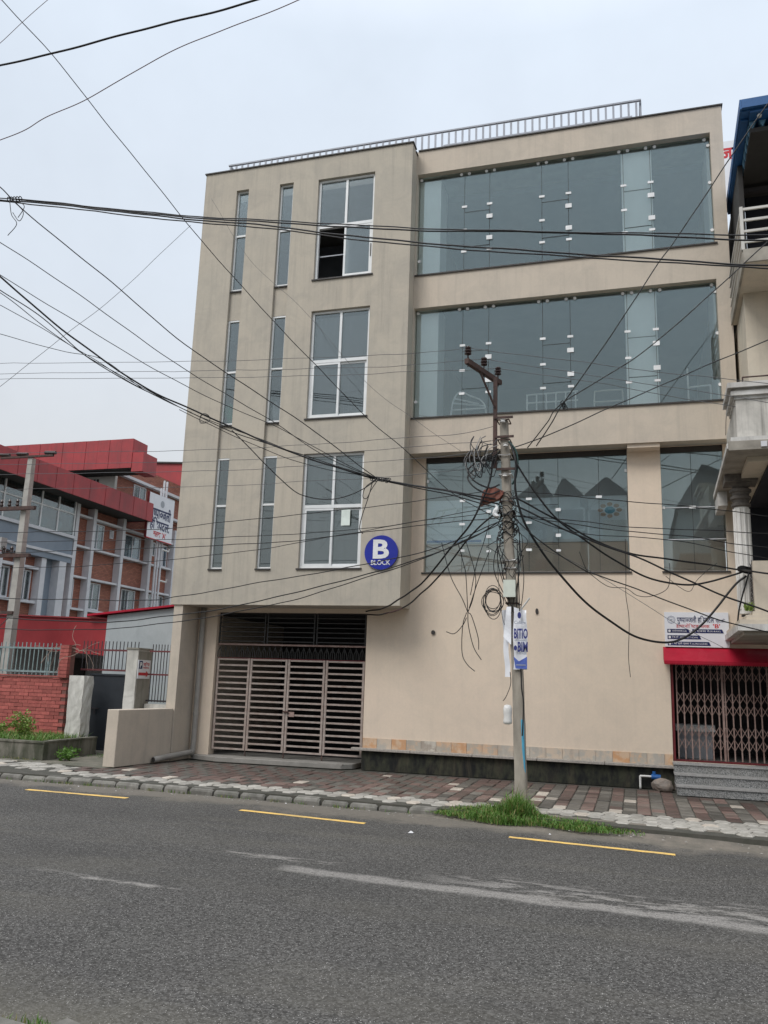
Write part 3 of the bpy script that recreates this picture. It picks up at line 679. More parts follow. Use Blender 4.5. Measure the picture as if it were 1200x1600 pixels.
# --- frameless glass bays
def button(win, x, z, y): 
    mb = MB(); mb.cyl((x, y-.022, z), (x, y, z), .034, 10); mb.build('button_fixing', 'white_fitting', win)
def patch(win, x, z, y, w=.115, h=.05): bx('patch_fitting', 'white_fitting', win, x-w/2, x+w/2, y-.014, y-.001, z-h/2, z+h/2)
def glazed(name, seams, narrow, z0, z1, y, st, sb, fit=True, extra=()):
    mb = MB(); mb.box(seams[0]-.002, seams[-1]+.002, y-.02, y+.03, z0-.001, z0+.018)
    w = mb.build('window', 'zinc', B); g_ = .005
    for i, (a, b_) in enumerate(zip(seams, seams[1:])):
        if i in narrow:
            pane(w, a+g_, b_-g_, z0+.02, sb-g_, y, 'curtain_glass', .012); pane(w, a+g_, b_-g_, sb+g_, st-g_, y-.008, 'curtain_glass', .012); pane(w, a+g_, b_-g_, st+g_, z1-.002, y, 'curtain_glass', .012)
            bx('sash_edge', 'dark_flashing', w, a+g_, b_-g_, y-.010, y+.012, st-.004, st+.004); bx('sash_edge', 'dark_flashing', w, a+g_, b_-g_, y-.010, y+.012, sb-.002, sb+.002)
        else: pane(w, a+g_, b_-g_, z0+.02, z1-.002, y, 'curtain_glass', .012)
    for q in seams[1:-1]: bx('joint', 'dark_flashing', w, q-.0035, q+.0035, y+.001, y+.011, z0+.02, z1-.003)
    return w
for z0, z1 in (F3, F2):
    seams = [-4.335, -3.28, -2.725, -1.605, -1.05, .07, .605, 1.765]; y = 16.15
    w = glazed('f', seams, (1, 3, 5), z0, z1-.002, y, z0+1.45, z0+.62)
    for i in (1, 3, 5):
        L, Rr = seams[i], seams[i+1]
        for dz in (1.59, 1.03, .52): patch(w, L, z0+dz, y)
        for dz in (1.59, .52): patch(w, Rr, z0+dz, y)
        for dz in (1.29, .78): patch(w, Rr, z0+dz, y-.01, .13, .095)
        for dx in (-.075, .1): button(w, L+dx, z1-.055, y); button(w, Rr+dx, z1-.055, y)
    for x, z in ((-4.26, z1-.06), (1.67, z1-.06), (1.735, z1-.2), (1.735, z0+1.4), (1.735, z0+.35), (-4.27, z0+.4)): button(w, x, z, y)
w = glazed('f', [-4.068, -3.29, -2.74, -1.93, -1.35, -.56, -.012], (1, 3), 3.942, 6.27, 16.44, 5.31, 4.5)
for x in (-3.29, -1.93): patch(w, x, 5.44, 16.44); patch(w, x, 4.95, 16.44); patch(w, x, 4.4, 16.44)
for x in (-2.74, -1.35): patch(w, x, 5.2, 16.43, .10, .065); patch(w, x, 4.68, 16.43, .10, .065); patch(w, x, 4.38, 16.44, .09, .045)
patch(w, -.56, 5.44, 16.44)
for x in (-4.03, -.04): bx('patch_fitting', 'white_fitting', w, x-.022, x+.022, 16.42, 16.438, 5.92 if x > -1 else 5.85, 5.98 if x > -1 else 5.91)
bx('valance', 'dark_flashing', w, -4.068, -.012, 16.40, 16.46, 6.271, 6.378)
w2 = glazed('f', [.612, 1.165, 1.738], (), 3.942, 6.27, 16.44, 5, 4.5); bx('valance', 'dark_flashing', w2, .612, 1.738, 16.40, 16.46, 6.271, 6.378)
for z in (5.18, 4.56): bx('joint', 'pale_trim', w2, .615, 1.735, 16.428, 16.439, z-.006, z+.006)
patch(w2, 1.165, 5.18, 16.43); patch(w2, .64, 5.18, 16.43, .05, .05)
# printed panels and low partitions standing behind the first floor glass
PN = bx('printed_panel', 'backing_panel', None, -4.05, -.03, 16.50, 16.52, 4.56, 5.47, label='pale blue printed panel standing behind the long first floor glass bay', cat='panel')
mb = MB()
mb.box(-4.04, -2.9, 16.494, 16.499, 4.58, 4.63); mb.build('blue_stripe', 'blue_print', PN)
mb = MB(); c = Vector((-.36, 16.495, 5.18)); n_ = 20
mb.add([c+Vector((.10*math.cos(t), 0, .07*math.sin(t))) for t in [2*math.pi*k/n_ for k in range(n_)]], [tuple(range(n_))]); mb.build('emblem_centre', 'cyan_print', PN)
mb = MB()
for k in range(8):
    t = 2*math.pi*k/8; q = Vector((-.36+.18*math.cos(t), 16.4965, 5.18+.12*math.sin(t)))
    mb.add([q+Vector((.055*math.cos(u), 0, .04*math.sin(u))) for u in [2*math.pi*j/8 for j in range(8)]], [tuple(range(8))])
mb.build('emblem_petals', 'orange_print', PN)
mb = MB(); mb.box(-.5, -.02, 16.4945, 16.499, 4.62, 4.98); mb.build('pale_square', 'pale_print', PN)
mb = MB()
for a, b_ in (((-3.95, 4.98), (-3.6, 5.28)), ((-3.8, 4.95), (-3.45, 5.3)), ((-3.5, 5.02), (-3.2, 5.3))):
    mb.tube([(a[0], 16.497, a[1]), ((a[0]+b_[0])/2-.05, 16.497, b_[1]-.03), (b_[0], 16.497, b_[1])], .022, 4)
mb.build('swoosh', 'pale_print', PN)
bx('low_partition', 'tan_panel', None, -4.05, -.03, 16.53, 16.58, 3.96, 4.555, label='low brown partition behind the foot of the long first floor glass bay', cat='partition')
bx('low_partition', 'tan_panel', None, .64, 1.72, 16.53, 16.58, 3.96, 4.555, label='low brown partition behind the narrow first floor glass by the balcony', cat='partition')
mb = MB(); mb.lathe([(.02, 0), (.09, .05), (.13, .13), (.12, .2), (.05, .26), (.01, .27)], (-3.98, 16.62, 5.92), 14); mb.smooth = True
mb.build('globe_lamp', 'pale_print', None, label='round pale lamp globe behind the top left corner of the first floor glass', cat='lamp')
# curtains, cloths and the notice behind the block's windows
for z0 in (7.2, 10.4): pass
bx('curtain', 'curtain_cloth', None, big[0]+.66, big[1], BY+.2, BY+.22, 10.4, 11.6, label='grey curtain behind the open top floor sash', cat='curtain')
bx('curtain', 'curtain_cloth', None, big[0], big[1], BY+.2, BY+.22, 7.2, 9.5, label='grey curtain behind the middle big window of the block', cat='curtain')
bx('curtain', 'curtain_cloth', None, big[0], big[1], BY+.2, BY+.22, 4.0, 6.3, label='grey curtain behind the window beside the round blue sign', cat='curtain')
bx('paper_notice', 'paper', None, -5.66, -5.47, BY+.075, BY+.08, 4.83, 5.17, label='pale paper notice taped inside the window beside the round blue sign', cat='notice')
def lump(name, mat, c, s, label, cat):
    mb = MB(); rr = random.Random(3); prof = []
    for k in range(7): t = k/6*math.pi; prof.append((max(.01, s[0]*math.sin(t)*(1+.2*math.sin(k*2.1))), s[2]*(1-math.cos(t))/2))
    mb.lathe(prof, c, 12); mb.smooth = True
    for v in mb.v: v.y = c[1]+(v.y-c[1])*s[1]/s[0]; v.x += .15*(v.z-c[2])*math.sin(v.z*9)
    mb.build(name, mat, None, label=label, cat=cat)
lump('green_bag', 'green_cloth', (-8.415, BY+.19, 7.2), (.12, .05, .48), 'green cloth bundle inside the left narrow window on the second floor', 'cloth')
lump('white_bag', 'white_cloth', (-7.31, BY+.19, 7.2), (.12, .05, .45), 'white cloth bundle inside the right narrow window on the second floor', 'cloth')
# hospital beds and frames seen through the second floor glass
def tubes(name, paths, r, mat, label, cat, group=None):
    mb = MB()
    for p in paths: mb.tube(p, r, 6)
    return mb.build(name, mat, None, label=label, cat=cat, group=group)
Z2 = 6.98
tubes('hospital_bed', [spline([(-3.6, 16.5, Z2), (-3.55, 16.5, Z2+.6), (-3.4, 16.5, Z2+.86), (-3.2, 16.6, Z2+.8), (-2.9, 16.7, Z2+.62), (-2.85, 16.7, Z2)], 5), [(-3.55, 16.5, Z2+.62), (-2.9, 16.75, Z2+.6)], [(-3.5, 16.45, Z2+.7), (-3.0, 16.6, Z2+.6)], [(-3.6, 16.6, Z2+.5), (-2.85, 16.6, Z2+.5)]], .018, 'white_fitting', 'bent white tube frame leaning behind the left end of the second floor glass', 'bed')
pt = [[(-2.0+i*.2, 16.75, Z2), (-2.0+i*.2, 16.75, Z2+.78)] for i in range(6)]
tubes('bed_rail', pt+[[(-2.02, 16.75, Z2+.78), (-.95, 16.75, Z2+.8)], [(-2.02, 16.75, Z2+.6), (-.95, 16.75, Z2+.6)]], .016, 'white_fitting', 'long white bed rail with upright bars behind the second floor glass', 'bed rail')
tubes('hospital_bed', [spline([(-.62, 16.8, Z2), (-.62, 16.8, Z2+.7), (-.55, 16.8, Z2+.78), (-.12, 16.8, Z2+.78), (-.06, 16.8, Z2+.7), (-.06, 16.8, Z2)], 4), [(-.62, 16.8, Z2+.55), (-.06, 16.8, Z2+.55)]], .016, 'cream_wall', 'arched cream bed end left of the pale column on the second floor', 'bed')
tubes('metal_stand', [[(1.2, 16.7, Z2), (1.2, 16.7, Z2+1.1)], [(1.2, 16.7, Z2+.7), (1.62, 16.7, Z2+.72)], [(1.62, 16.7, Z2), (1.62, 16.7, Z2+.72)], [(1.2, 16.7, Z2+.35), (1.62, 16.7, Z2+.35)]], .018, 'white_fitting', 'tall white metal stand at the right end of the second floor glass', 'stand')
# --- plinth: tiles one by one, granite ledge, mossy base
mb = MB(); mb.box(-5.24, .645, 16.30, 16.3495, 0, .372); PL_ = mb.build('plinth', 'moss_black', B)
x = -5.235; k = 0
while x < .64:
    w_ = min(.30, .645-x); bx('tile', 'marble_tile_%s' % 'abcd'[R.randrange(4)], PL_, x+.002, x+w_-.002, 16.33+R.uniform(0, .002), 16.3495, .425, .615); x += .302
x = -5.44
while x < .66:
    w_ = min(1.22, .655-x); bx('ledge', 'granite_ledge', PL_, x+.002, x+w_-.002, 16.21, 16.3495, .374, .424, bevel=.006); x += 1.224
# weep holes in the plaster
for x, z, w_, h_, lab in ((-3.83, 2.73, .045, .035, 'small dark round hole in the plaster left of the pole'), (-1.77, 3.17, .018, .06, 'small dark slot hole in the plaster right of the pole')):
    mb = MB(); mb.cyl((x, 16.325, z), (x, 16.349, z), .045 if w_ > .03 else .028, 10, r2=.03); mb.v = [Vector((p.x, p.y, z+(p.z-z)*(1 if w_ > .03 else 2.0))) for p in mb.v]
    mb.build('wall_hole', 'dark_flashing', B)
# down pipe in the corner by the gate and its outlet
mb = MB(); mb.tube(spline([(-8.97, 16.27, 3.18), (-8.97, 16.27, 1.5), (-8.97, 16.26, .25), (-8.985, 16.16, .15), (-9.0, 16.0, .135), (-9.115, 14.98, .075)], 6), .058, 12); mb.smooth = True
dp = mb.build('drain_pipe', 'pvc_grey', None, label='grey drain pipe down the corner beside the slatted gate, its outlet lying on the pavers', cat='pipe')
mb = MB(); mb.cyl((-9.116, 14.977, .0748), (-9.117, 14.973, .0746), .047, 12); mb.build('pipe_mouth', 'dark_flashing', dp)
for z in (.9, 2.4): mb = MB(); mb.cyl((-8.97, 16.27, z), (-8.97, 16.27, z+.06), .066, 12); mb.build('pipe_collar', 'pvc_grey', dp)
# --- entrance steps
ST = empty('entrance_steps', (2.4, 15.6, 0), 'speckled granite steps up to the collapsible gate', 'steps')
for (y0, z0, z1) in ((15.58, 0, .165), (15.84, .165, .335), (16.08, .335, .495)):
    bx('step', 'granite', ST, .65+(16-y0)*.04, 3.9, y0, 16.349, z0+.001, z1-.03); bx('tread', 'granite_tread', ST, .635+(16-y0)*.04, 3.9, y0-.025, 16.348, z1-.03, z1)
# --- awning over the entrance
AW = MB(); AW.prism([(.54, 16.345, 2.53), (.54, 16.345, 2.49), (.54, 15.98, 2.22), (.54, 15.98, 2.27)], (3.1, 0, 0))
aw = AW.build('awning', 'red_sheet', None, label='dark red sheet metal awning over the collapsible gate', cat='awning')
mb = MB(); mb.box(.545, 3.63, 15.985, 16.0, 2.205, 2.219); mb.build('awning_lip', 'red_sheet', aw)
mb = MB(); mb.prism([(.5405, 16.344, 2.488), (.5405, 15.99, 2.222), (.5405, 15.99, 2.21), (.5405, 16.344, 2.3)], (.006, 0, 0)); mb.build('awning_cheek', 'red_sheet', aw)
# --- collapsible gate
CG = empty('collapsible_gate', (2.0, 16.4, .5), 'closed collapsible lattice gate with red frame behind the granite steps', 'gate')
mb = MB(); mb.box(.655, .70, 16.37, 16.45, .502, 2.455); mb.build('gate_post', 'red_frame', CG); mb = MB(); mb.box(.70, 3.49, 16.40, 16.46, .502, .53); mb.box(.70, 3.49, 16.40, 16.46, 2.41, 2.455); mb.build('gate_track', 'red_frame', CG)
px = .755; ups = []; um = MB().box(-.011, .011, -.006, .006, 0, 1.86).mesh('upright', 'grille_metal', Vector((0, 0, 0)))
dist = .118; n_up = 24
for i in range(n_up): ups.append(px+i*dist); inst('upright', um, (px+i*dist, 16.42, .54), CG)
lb = MB(); lb.prism([(-dist/2, 0, -.11), (-dist/2, 0, -.088), (dist/2, 0, .11), (dist/2, 0, .088)][:2]+[(dist/2, 0, .11), (dist/2, 0, .088)], (0, .004, 0))
la = MB().add([(-dist/2, 0, -.11), (-dist/2, 0, -.09), (dist/2, 0, .11), (dist/2, 0, .09), (-dist/2, .004, -.11), (-dist/2, .004, -.09), (dist/2, .004, .11), (dist/2, .004, .09)],
              [(0, 3, 2, 1), (4, 5, 6, 7), (0, 4, 7, 3), (1, 2, 6, 5), (0, 1, 5, 4), (3, 7, 6, 2)]).mesh('lattice_bar', 'grille_metal', Vector((0, 0, 0)))
for i in range(n_up-1):
    xm = px+(i+.5)*dist
    for z in (.82, 1.04, 1.42, 1.64, 2.02, 2.24):
        inst('lattice_bar', la, (xm, 16.408, z), CG); inst('lattice_bar', la, (xm, 16.430, z), CG, 0, (-1, 1, 1))
bx('gate_stile', 'grille_metal', CG, 1.52, 1.555, 16.40, 16.445, .535, 2.405)
TB = empty('reception_desk', (1.1, 17.6, .5), 'pale low counter in the dark lobby behind the collapsible gate', 'counter')
bx('counter_top', 'pale_print', TB, .75, 1.45, 17.2, 17.8, 1.0, 1.12); bx('counter_front', 'grey_trim', TB, .8, 1.4, 17.3, 17.75, .501, 1.0)

# --- slatted gate of the parking space
GY = 16.45
FG = empty('folding_gate', (-6.98, GY, .1), 'four leaf beige metal gate of horizontal slats under the block', 'gate')
gx = [-8.64, -7.855, -6.985, -6.135, -5.27]; zb, ztop = .22, 2.12
for i in range(4):
    a, b_ = gx[i]+.008, gx[i+1]-.008
    mb = MB(); w_ = .045
    mb.box(a, a+w_, GY-.02, GY+.02, zb, ztop); mb.box(b_-w_, b_, GY-.02, GY+.02, zb, ztop)
    leafo = mb.build('gate_leaf', 'gate_metal', FG)
    nsl = 16
    for k in range(nsl): 
        z = zb+k*(ztop-zb-.04)/(nsl-1)
        bx('slat', 'gate_metal', leafo, a+w_+.001, b_-w_-.001, GY-.014, GY+.014, z, z+.036)
    bx('top_rail', 'red_frame', leafo, a, b_, GY-.022, GY+.022, ztop+.001, ztop+.012)
mb = MB(); mb.box(-7.03, -6.92, GY-.05, GY-.022, 1.04, 1.065); mb.cyl((-7.0, GY-.06, 1.05), (-6.9, GY-.06, 1.05), .012, 8); mb.build('latch', 'rust_steel', FG)
bx('lock_plate', 'grille_metal', FG, -6.90, -6.78, GY-.03, GY-.021, .95, 1.05)
for x in gx[1:4]: bx('drop_bolt', 'rust_steel', FG, x-.012, x+.012, GY-.01, GY+.01, .106, .219)
TR = empty('transom_grille', (-6.98, GY, 2.13), 'dark barred transom with a row of spear heads above the slatted gate', 'grille')
bx('transom_rail', 'grille_metal', TR, -8.655, -5.245, GY-.02, GY+.02, 2.40, 2.435)
for i in range(26):
    x = -8.6+i*.13
    mb = MB(); mb.tube([(x-.05, GY, 2.14), (x-.045, GY, 2.26), (x, GY, 2.36)], .008, 4); mb.tube([(x+.05, GY, 2.14), (x+.045, GY, 2.26), (x, GY, 2.36)], .008, 4); mb.cyl((x, GY, 2.14), (x, GY, 2.38), .007, 4)
    mb.build('spear_head', 'gate_dark_metal', TR)
for i in range(3):
    a, b_ = -8.64+i*1.133, -8.64+(i+1)*1.133-.04
    mb = MB(); mb.box(a, b_, GY-.012, GY+.012, 3.081, 3.095); mb.box(a, a+.025, GY-.012, GY+.012, 2.44, 3.08); mb.box(b_-.025, b_, GY-.012, GY+.012, 2.44, 3.08); fr_ = mb.build('grille_panel', 'gate_dark_metal', TR)
    for k in range(6): bx('bar', 'gate_dark_metal', fr_, a+.026, b_-.026, GY-.008, GY+.008, 2.48+k*.1, 2.498+k*.1)

# --- roof railing
RL = empty('roof_railing', (-4.4, 16.62, 13.12), 'grey metal balustrade along the flat roof edge', 'railing')
RY = 16.35
bm_ = MB().box(-.022, .022, -.01, .01, 0, .845).mesh('baluster', 'rail_metal', Vector((0, 0, 0)))
i = 0; x = -9.2
while x < .46: inst('baluster', bm_, (x, RY, 13.22), RL); x += .157
for z0, z1, w_ in ((14.065, 14.10, .025), (13.2, 13.23, .02)): bx('rail', 'rail_metal', RL, -9.25, .48, RY-w_, RY+w_, z0, z1)
bx('rail', 'rail_metal', RL, -3.95, .3, 16.86, 16.92, 14.07, 14.12)
for x in (-3.9, -3.3, -2.4, -1.2, 0.28): bx('post', 'rail_metal', RL, x-.02, x+.02, 16.87, 16.91, 13.12, 14.07)
bx('post', 'rail_metal', RL, .44, .485, RY+.05, RY+.09, 13.12, 14.10); bx('rail', 'rail_metal', RL, .44, .485, RY+.1, 18.2, 14.05, 14.10)
for y in (17.0, 17.6, 18.15): bx('post', 'rail_metal', RL, .445, .48, y, y+.03, 13.12, 14.05)
bx('rail', 'rail_metal', RL, -9.25, -9.2, RY+.05, 18.5, 14.05, 14.10)
tubes('roof_hoop', [spline([(-9.36, 16.62, 13.4), (-9.42, 16.62, 13.95), (-9.34, 16.62, 14.22), (-9.26, 16.62, 13.95), (-9.3, 16.62, 13.4)], 5)], .008, 'rail_metal', 'thin bent wire hoop at the left end of the roof railing', 'wire hoop')

# ================================================================== SIGNS
XD, UP = (1, 0, 0), (0, 0, 1)
# round B BLOCK sign
mb = MB(); mb.cyl((-4.745, BY-.045, 4.245), (-4.745, BY-.001, 4.245), .345, 48); mb.build('round_sign', 'sign_blue', None, label='round blue B BLOCK sign on the corner of the block', cat='sign')
RS = bpy.data.objects['round_sign']
mb = MB(); text(mb, 'B', (-4.745, BY-.052, 4.135), XD, UP, width=.335, height=.335, bold=.032, centre=True); mb.build('letter', 'letter_white', RS)
mb = MB(); text(mb, 'BLOCK', (-4.745, BY-.052, 3.995), XD, UP, width=.40, height=.088, bold=.012, centre=True); mb.build('lettering', 'letter_white', RS)
# hospital sign over the entrance
SY = 16.30
HS = bx('sign_board', 'sign_white', None, .58, 1.69, SY, 16.348, 2.535, 3.17, label='white hospital sign board with blue and red Nepali lettering above the red awning', cat='sign')
y = SY-.003
mb = MB(); text(mb, ['पु', '/ष', 'पा', '/ञ', 'ज', 'ली', ' ', 'ह', 'ि', '/स', 'प', 'ट', 'ल'], (.80, y, 2.985), XD, UP, width=.64, height=.088, bold=.014); text(mb, ['प्रा', '.', 'लि', '.'], (1.47, y, 2.985), XD, UP, width=.16, height=.05, bold=.01); mb.build('title_lettering', 'sign_navy', HS)
mb = MB(); text(mb, ['डा', 'य', '/ग', 'नो', 'ि', '/ष', 'ट', 'क', ' ', '/ब', 'ल', 'क', ' '], (.78, y, 2.885), XD, UP, width=.58, height=.055, bold=.006); text(mb, "'B'", (1.42, y, 2.885), XD, UP, width=.12, height=.065, bold=.02); mb.build('subtitle_lettering', 'sign_red', HS)
def bar(x0, x1, z0, z1, toks, eng, xs_):
    mb = MB(); mb.add([(x0, y, z0), (x1, y, z0), (x1-.03, y, z1), (x0, y, z1)], [(0, 1, 2, 3)]); mb.build('label_bar', 'sign_navy', HS)
    mb = MB(); c = Vector((x0+.038, y-.002, (z0+z1)/2)); mb.add([c+Vector((.022*math.cos(t), 0, .024*math.sin(t))) for t in [2*math.pi*k/14 for k in range(14)]], [tuple(range(14))])
    wa = (x1-x0-.12)
    text(mb, toks, (x0+.08, y-.002, z0+.02), XD, UP, width=wa*xs_, height=.03, bold=.0); text(mb, eng, (x0+.09+wa*xs_, y-.002, z0+.02), XD, UP, width=wa*(1-xs_)-.03, height=.026, bold=.0)
    mb.build('label_lettering', 'letter_white', HS)
bar(.625, 1.02, 2.79, 2.86, ['प्र', 'यो', 'ग', 'शा', 'ला'], '(LAB)', .68)
bar(1.06, 1.60, 2.79, 2.86, ['ए', '/क', 'स', ' ', 'रे'], '(X-RAY)', .5)
bar(.625, 1.21, 2.675, 2.745, ['ि', 'स', '.', 'टि', '.', ' ', '/स', '/क', 'या', 'न'], '(CT-SCAN)', .55)
bar(.625, 1.37, 2.56, 2.63, ['ि', 'भ', 'ि', 'ड', 'यो', ' ', 'ए', '/क', 'स', ' ', 'रे'], '(ULTRA SOUND)', .52)
mb = MB(); c = Vector((.70, y, 3.03))
for r0, r1 in ((.075, .062), (.05, .044)):
    for k in range(8):
        t0, t1 = 2*math.pi*k/8, 2*math.pi*(k+1)/8
        mb.add([c+Vector((math.cos(t0)*r0, 0, math.sin(t0)*r0)), c+Vector((math.cos(t1)*r0, 0, math.sin(t1)*r0)), c+Vector((math.cos(t1)*r1, 0, math.sin(t1)*r1)), c+Vector((math.cos(t0)*r1, 0, math.sin(t0)*r1))], [(0, 1, 2, 3)])
mb.box(c.x-.022, c.x+.022, y-.001, y, c.z-.01, c.z+.012); mb.build('logo', 'logo_grey', HS)
# board on the roof behind, only its left edge shows
RB_ = bx('roof_board', 'sign_white', None, 2.5, 6.2, 22.5, 22.6, 15.0, 16.98, label='white roof board with red lettering between the two buildings', cat='sign')
mb = MB(); text(mb, ['ज', 'न', 'ता'], (2.70, 22.495, 16.42), XD, UP, width=1.0, height=.34, bold=.03); mb.build('lettering', 'sign_red', RB_)

# ================================================================== NEIGHBOUR ON THE RIGHT
NB = empty('balcony_building', (3.2, 15.5, 0), 'cream neighbouring building with stacked balconies and a blue steel roof', 'building')
th = -.03; piv = Vector((1.9, 13.5, 0))
def ntf(p): 
    q = p-piv; return Vector((piv.x+q.x*math.cos(th)-q.y*math.sin(th), piv.y+q.x*math.sin(th)+q.y*math.cos(th), p.z))
def nb(name, mat, *b6, par=NB, **k): return MB(ntf).box(*b6).build(name, mat, par, **k)
XR = 9.5
# upper storey: wall, slab, rail, roof
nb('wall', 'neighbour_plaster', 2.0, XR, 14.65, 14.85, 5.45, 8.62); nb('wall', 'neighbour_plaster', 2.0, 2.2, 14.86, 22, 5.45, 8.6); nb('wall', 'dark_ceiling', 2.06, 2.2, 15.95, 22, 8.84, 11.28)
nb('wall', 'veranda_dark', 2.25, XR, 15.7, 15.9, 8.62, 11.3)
nb('balcony_slab', 'neighbour_plaster', 1.93, XR, 13.48, 16.0, 8.62, 8.80); nb('slab_edge', 'dirty_slab', 1.90, XR, 13.44, 13.478, 8.60, 8.83)
nb('slab_edge', 'dirty_slab', 1.89, 1.928, 13.48, 15.95, 8.60, 8.83)
mb = MB(ntf); mb.tube([(2.45, 14.0, 8.62), (2.45, 14.0, 8.52), (2.44, 13.97, 8.5)], .008, 5); mb.lathe([(.05, 0), (.05, .02)], (2.45, 14.0, 8.60), 10); mb.build('ceiling_hook', 'rust_steel', NB)
BR = mb = MB(ntf); mb.box(1.88, 1.93, 13.45, 13.50, 8.83, 9.60); BR = mb.build('balcony_railing', 'cream_wall', NB)
for z in (9.56, 9.36, 9.16, 8.97): 
    nb('rail', 'cream_wall', 1.932, XR, 13.46, 13.49, z-.02, z+.02, par=BR); nb('rail', 'cream_wall', 1.89, 1.92, 13.502, 15.9, z-.018, z+.018, par=BR)
for x in (3.4, 5): nb('post', 'cream_wall', x, x+.04, 13.492, 13.53, 8.83, 9.54, par=BR)
RF = nb('roof', 'blue_roof', 2.0, XR, 13.35, 13.42, 11.36, 11.52)
nb('fascia', 'blue_roof', 1.97, 1.998, 13.35, 16.6, 11.34, 11.52, par=RF); nb('under_sheet', 'blue_roof', 2.13, XR, 13.425, 16.6, 11.30, 11.33, par=RF); nb('roof_top', 'blue_roof', 2.0, XR, 13.43, 16.6, 11.34, 11.5, par=RF)
nb('under_sheet', 'blue_roof', 2.0, 2.12, 13.625, 16.6, 11.30, 11.33, par=RF)
for k in range(48):
    x = 2.14+k*.15; mb = MB(ntf); mb.prism([(x, 13.66, 11.29), (x+.11, 13.66, 11.29), (x+.055, 13.66, 11.17)], (0, .3, 0)); mb.build('corrugation', 'blue_roof_pale', RF)
for k in range(12):
    yy = 13.75+k*.23; mb = MB(ntf); mb.prism([(2.125, yy, 11.28), (2.125, yy+.19, 11.28), (2.145, yy+.1, 11.12)], (.02, 0, 0)); mb.build('corrugation', 'blue_roof_pale', RF)
nb('dark_ceiling', 'dark_ceiling', 2.15, XR, 13.66, 15.7, 11.08, 11.16); nb('dark_wall', 'dark_ceiling', 2.05, 2.13, 14.9, 16.6, 8.9, 11.28)
for x in (2.9, 3.7, 4.5): nb('rafter', 'dark_iron', x, x+.08, 13.7, 15.6, 10.98, 11.07)
nb('cross_beam', 'dark_iron', 2.15, XR, 15.2, 15.3, 10.9, 10.98)
mb = MB(ntf); mb.lathe([(.03, 0), (.04, .03), (.02, .06)], (2.28, 13.5, 11.24), 10); mb.build('ceiling_lamp', 'cornice_white', RF)
nb('window_frame', 'dark_iron', 2.9, 2.96, 15.66, 15.69, 8.9, 10.9); nb('window_frame', 'dark_iron', 3.5, 3.56, 15.66, 15.69, 8.9, 10.9)
# middle balcony: parapet with stepped cornice, slab, column with capital
nb('parapet', 'stained_white', 1.60, XR, 12.80, 12.95, 5.45, 6.05); nb('parapet', 'stained_white', 1.60, 1.75, 12.952, 14.648, 5.45, 6.05)
for (dx, z0, z1) in ((.00, 6.05, 6.10), (.045, 6.10, 6.17), (.0, 6.17, 6.21), (.09, 6.21, 6.29)):
    nb('cornice', 'cornice_white', 1.58-dx, XR, 12.78-dx, 12.96, z0+.001, z1); nb('cornice', 'cornice_white', 1.58-dx, 1.76, 12.962, 13.75, z0+.001, z1)
mb = MB(ntf); 
for x in (1.72, 3.2, 4.6): mb.cyl((x, 12.86, 6.29), (x, 12.86, 6.42), .012, 6)
mb.tube([(1.72, 12.86, 6.42), (XR, 12.86, 6.42)], .012, 6); mb.build('top_rail', 'rust_steel', NB)
nb('moulding', 'cornice_white', 1.50, XR, 12.73, 16.2, 5.38, 5.45); nb('balcony_slab', 'dirty_slab', 1.46, XR, 12.69, 16.3, 5.24, 5.379)
nb('wire_duct', 'cornice_white', 1.44, 1.458, 12.7, 16.2, 5.27, 5.35); nb('beam', 'cornice_white', 1.47, 1.62, 15.4, 16.3, 4.98, 5.238)
for k in range(9): nb('railing_bracket', 'pale_trim', 1.9+k*.16, 1.98+k*.16, 12.665, 12.69, 5.27, 5.35)
nb('underslab', 'neighbour_plaster', 1.75, XR, 13.1, 16.2, 5.16, 5.239)
CO = MB(ntf); CO.lathe([(.115, 2.98), (.115, 4.72)], (1.745, 14.4, 0), 20); CO.smooth = False; col_ = CO.build('column', 'column_white', NB)
for k in range(10):
    t = 2*math.pi*k/10; mb = MB(ntf); mb.cyl((1.745+.115*math.cos(t), 14.4+.115*math.sin(t), 3.05), (1.745+.115*math.cos(t), 14.4+.115*math.sin(t), 4.7), .02, 6); mb.build('flute', 'column_white', col_)
mb = MB(ntf); mb.lathe([(.12, 4.72), (.15, 4.74), (.15, 4.78), (.12, 4.80), (.13, 4.84), (.16, 4.86), (.16, 4.90), (.13, 4.92), (.14, 4.96), (.17, 4.98), (.17, 5.02), (.12, 5.05), (.20, 5.14)], (1.745, 14.4, 0), 20); mb.box(1.50, 2.0, 14.15, 14.65, 5.12, 5.237); mb.build('capital', 'aged_capital', col_)
# ground balcony: parapet, stepped slab, dark veranda behind
nb('parapet', 'neighbour_plaster', 1.80, XR, 13.70, 13.85, 2.96, 3.74)
for (dx, z0, z1) in ((0, 2.90, 2.96), (.1, 2.83, 2.899), (.2, 2.76, 2.829)): nb('moulding', 'neighbour_plaster', 1.76-dx, XR, 13.66-dx*.5, 16.3, z0, z1)
nb('balcony_slab', 'cornice_white', 1.53, XR, 13.52, 16.3, 2.66, 2.759); nb('underslab', 'dirty_slab', 1.62, XR, 13.62, 16.3, 2.60, 2.659)
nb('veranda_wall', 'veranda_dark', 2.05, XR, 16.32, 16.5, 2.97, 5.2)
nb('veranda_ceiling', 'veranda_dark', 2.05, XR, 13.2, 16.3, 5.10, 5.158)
SG = nb('side_grille', 'dark_iron', 1.80, 1.815, 13.86, 14.25, 2.97, 2.99)
for k in range(9):
    for s_ in (1, -1):
        z = 3.0+k*.08; mb = MB(ntf); mb.tube([(1.808, 13.87, z if s_ > 0 else z+.13), (1.808, 14.24, z+.13 if s_ > 0 else z)], .006, 4); mb.build('grille_bar', 'dark_iron', SG)
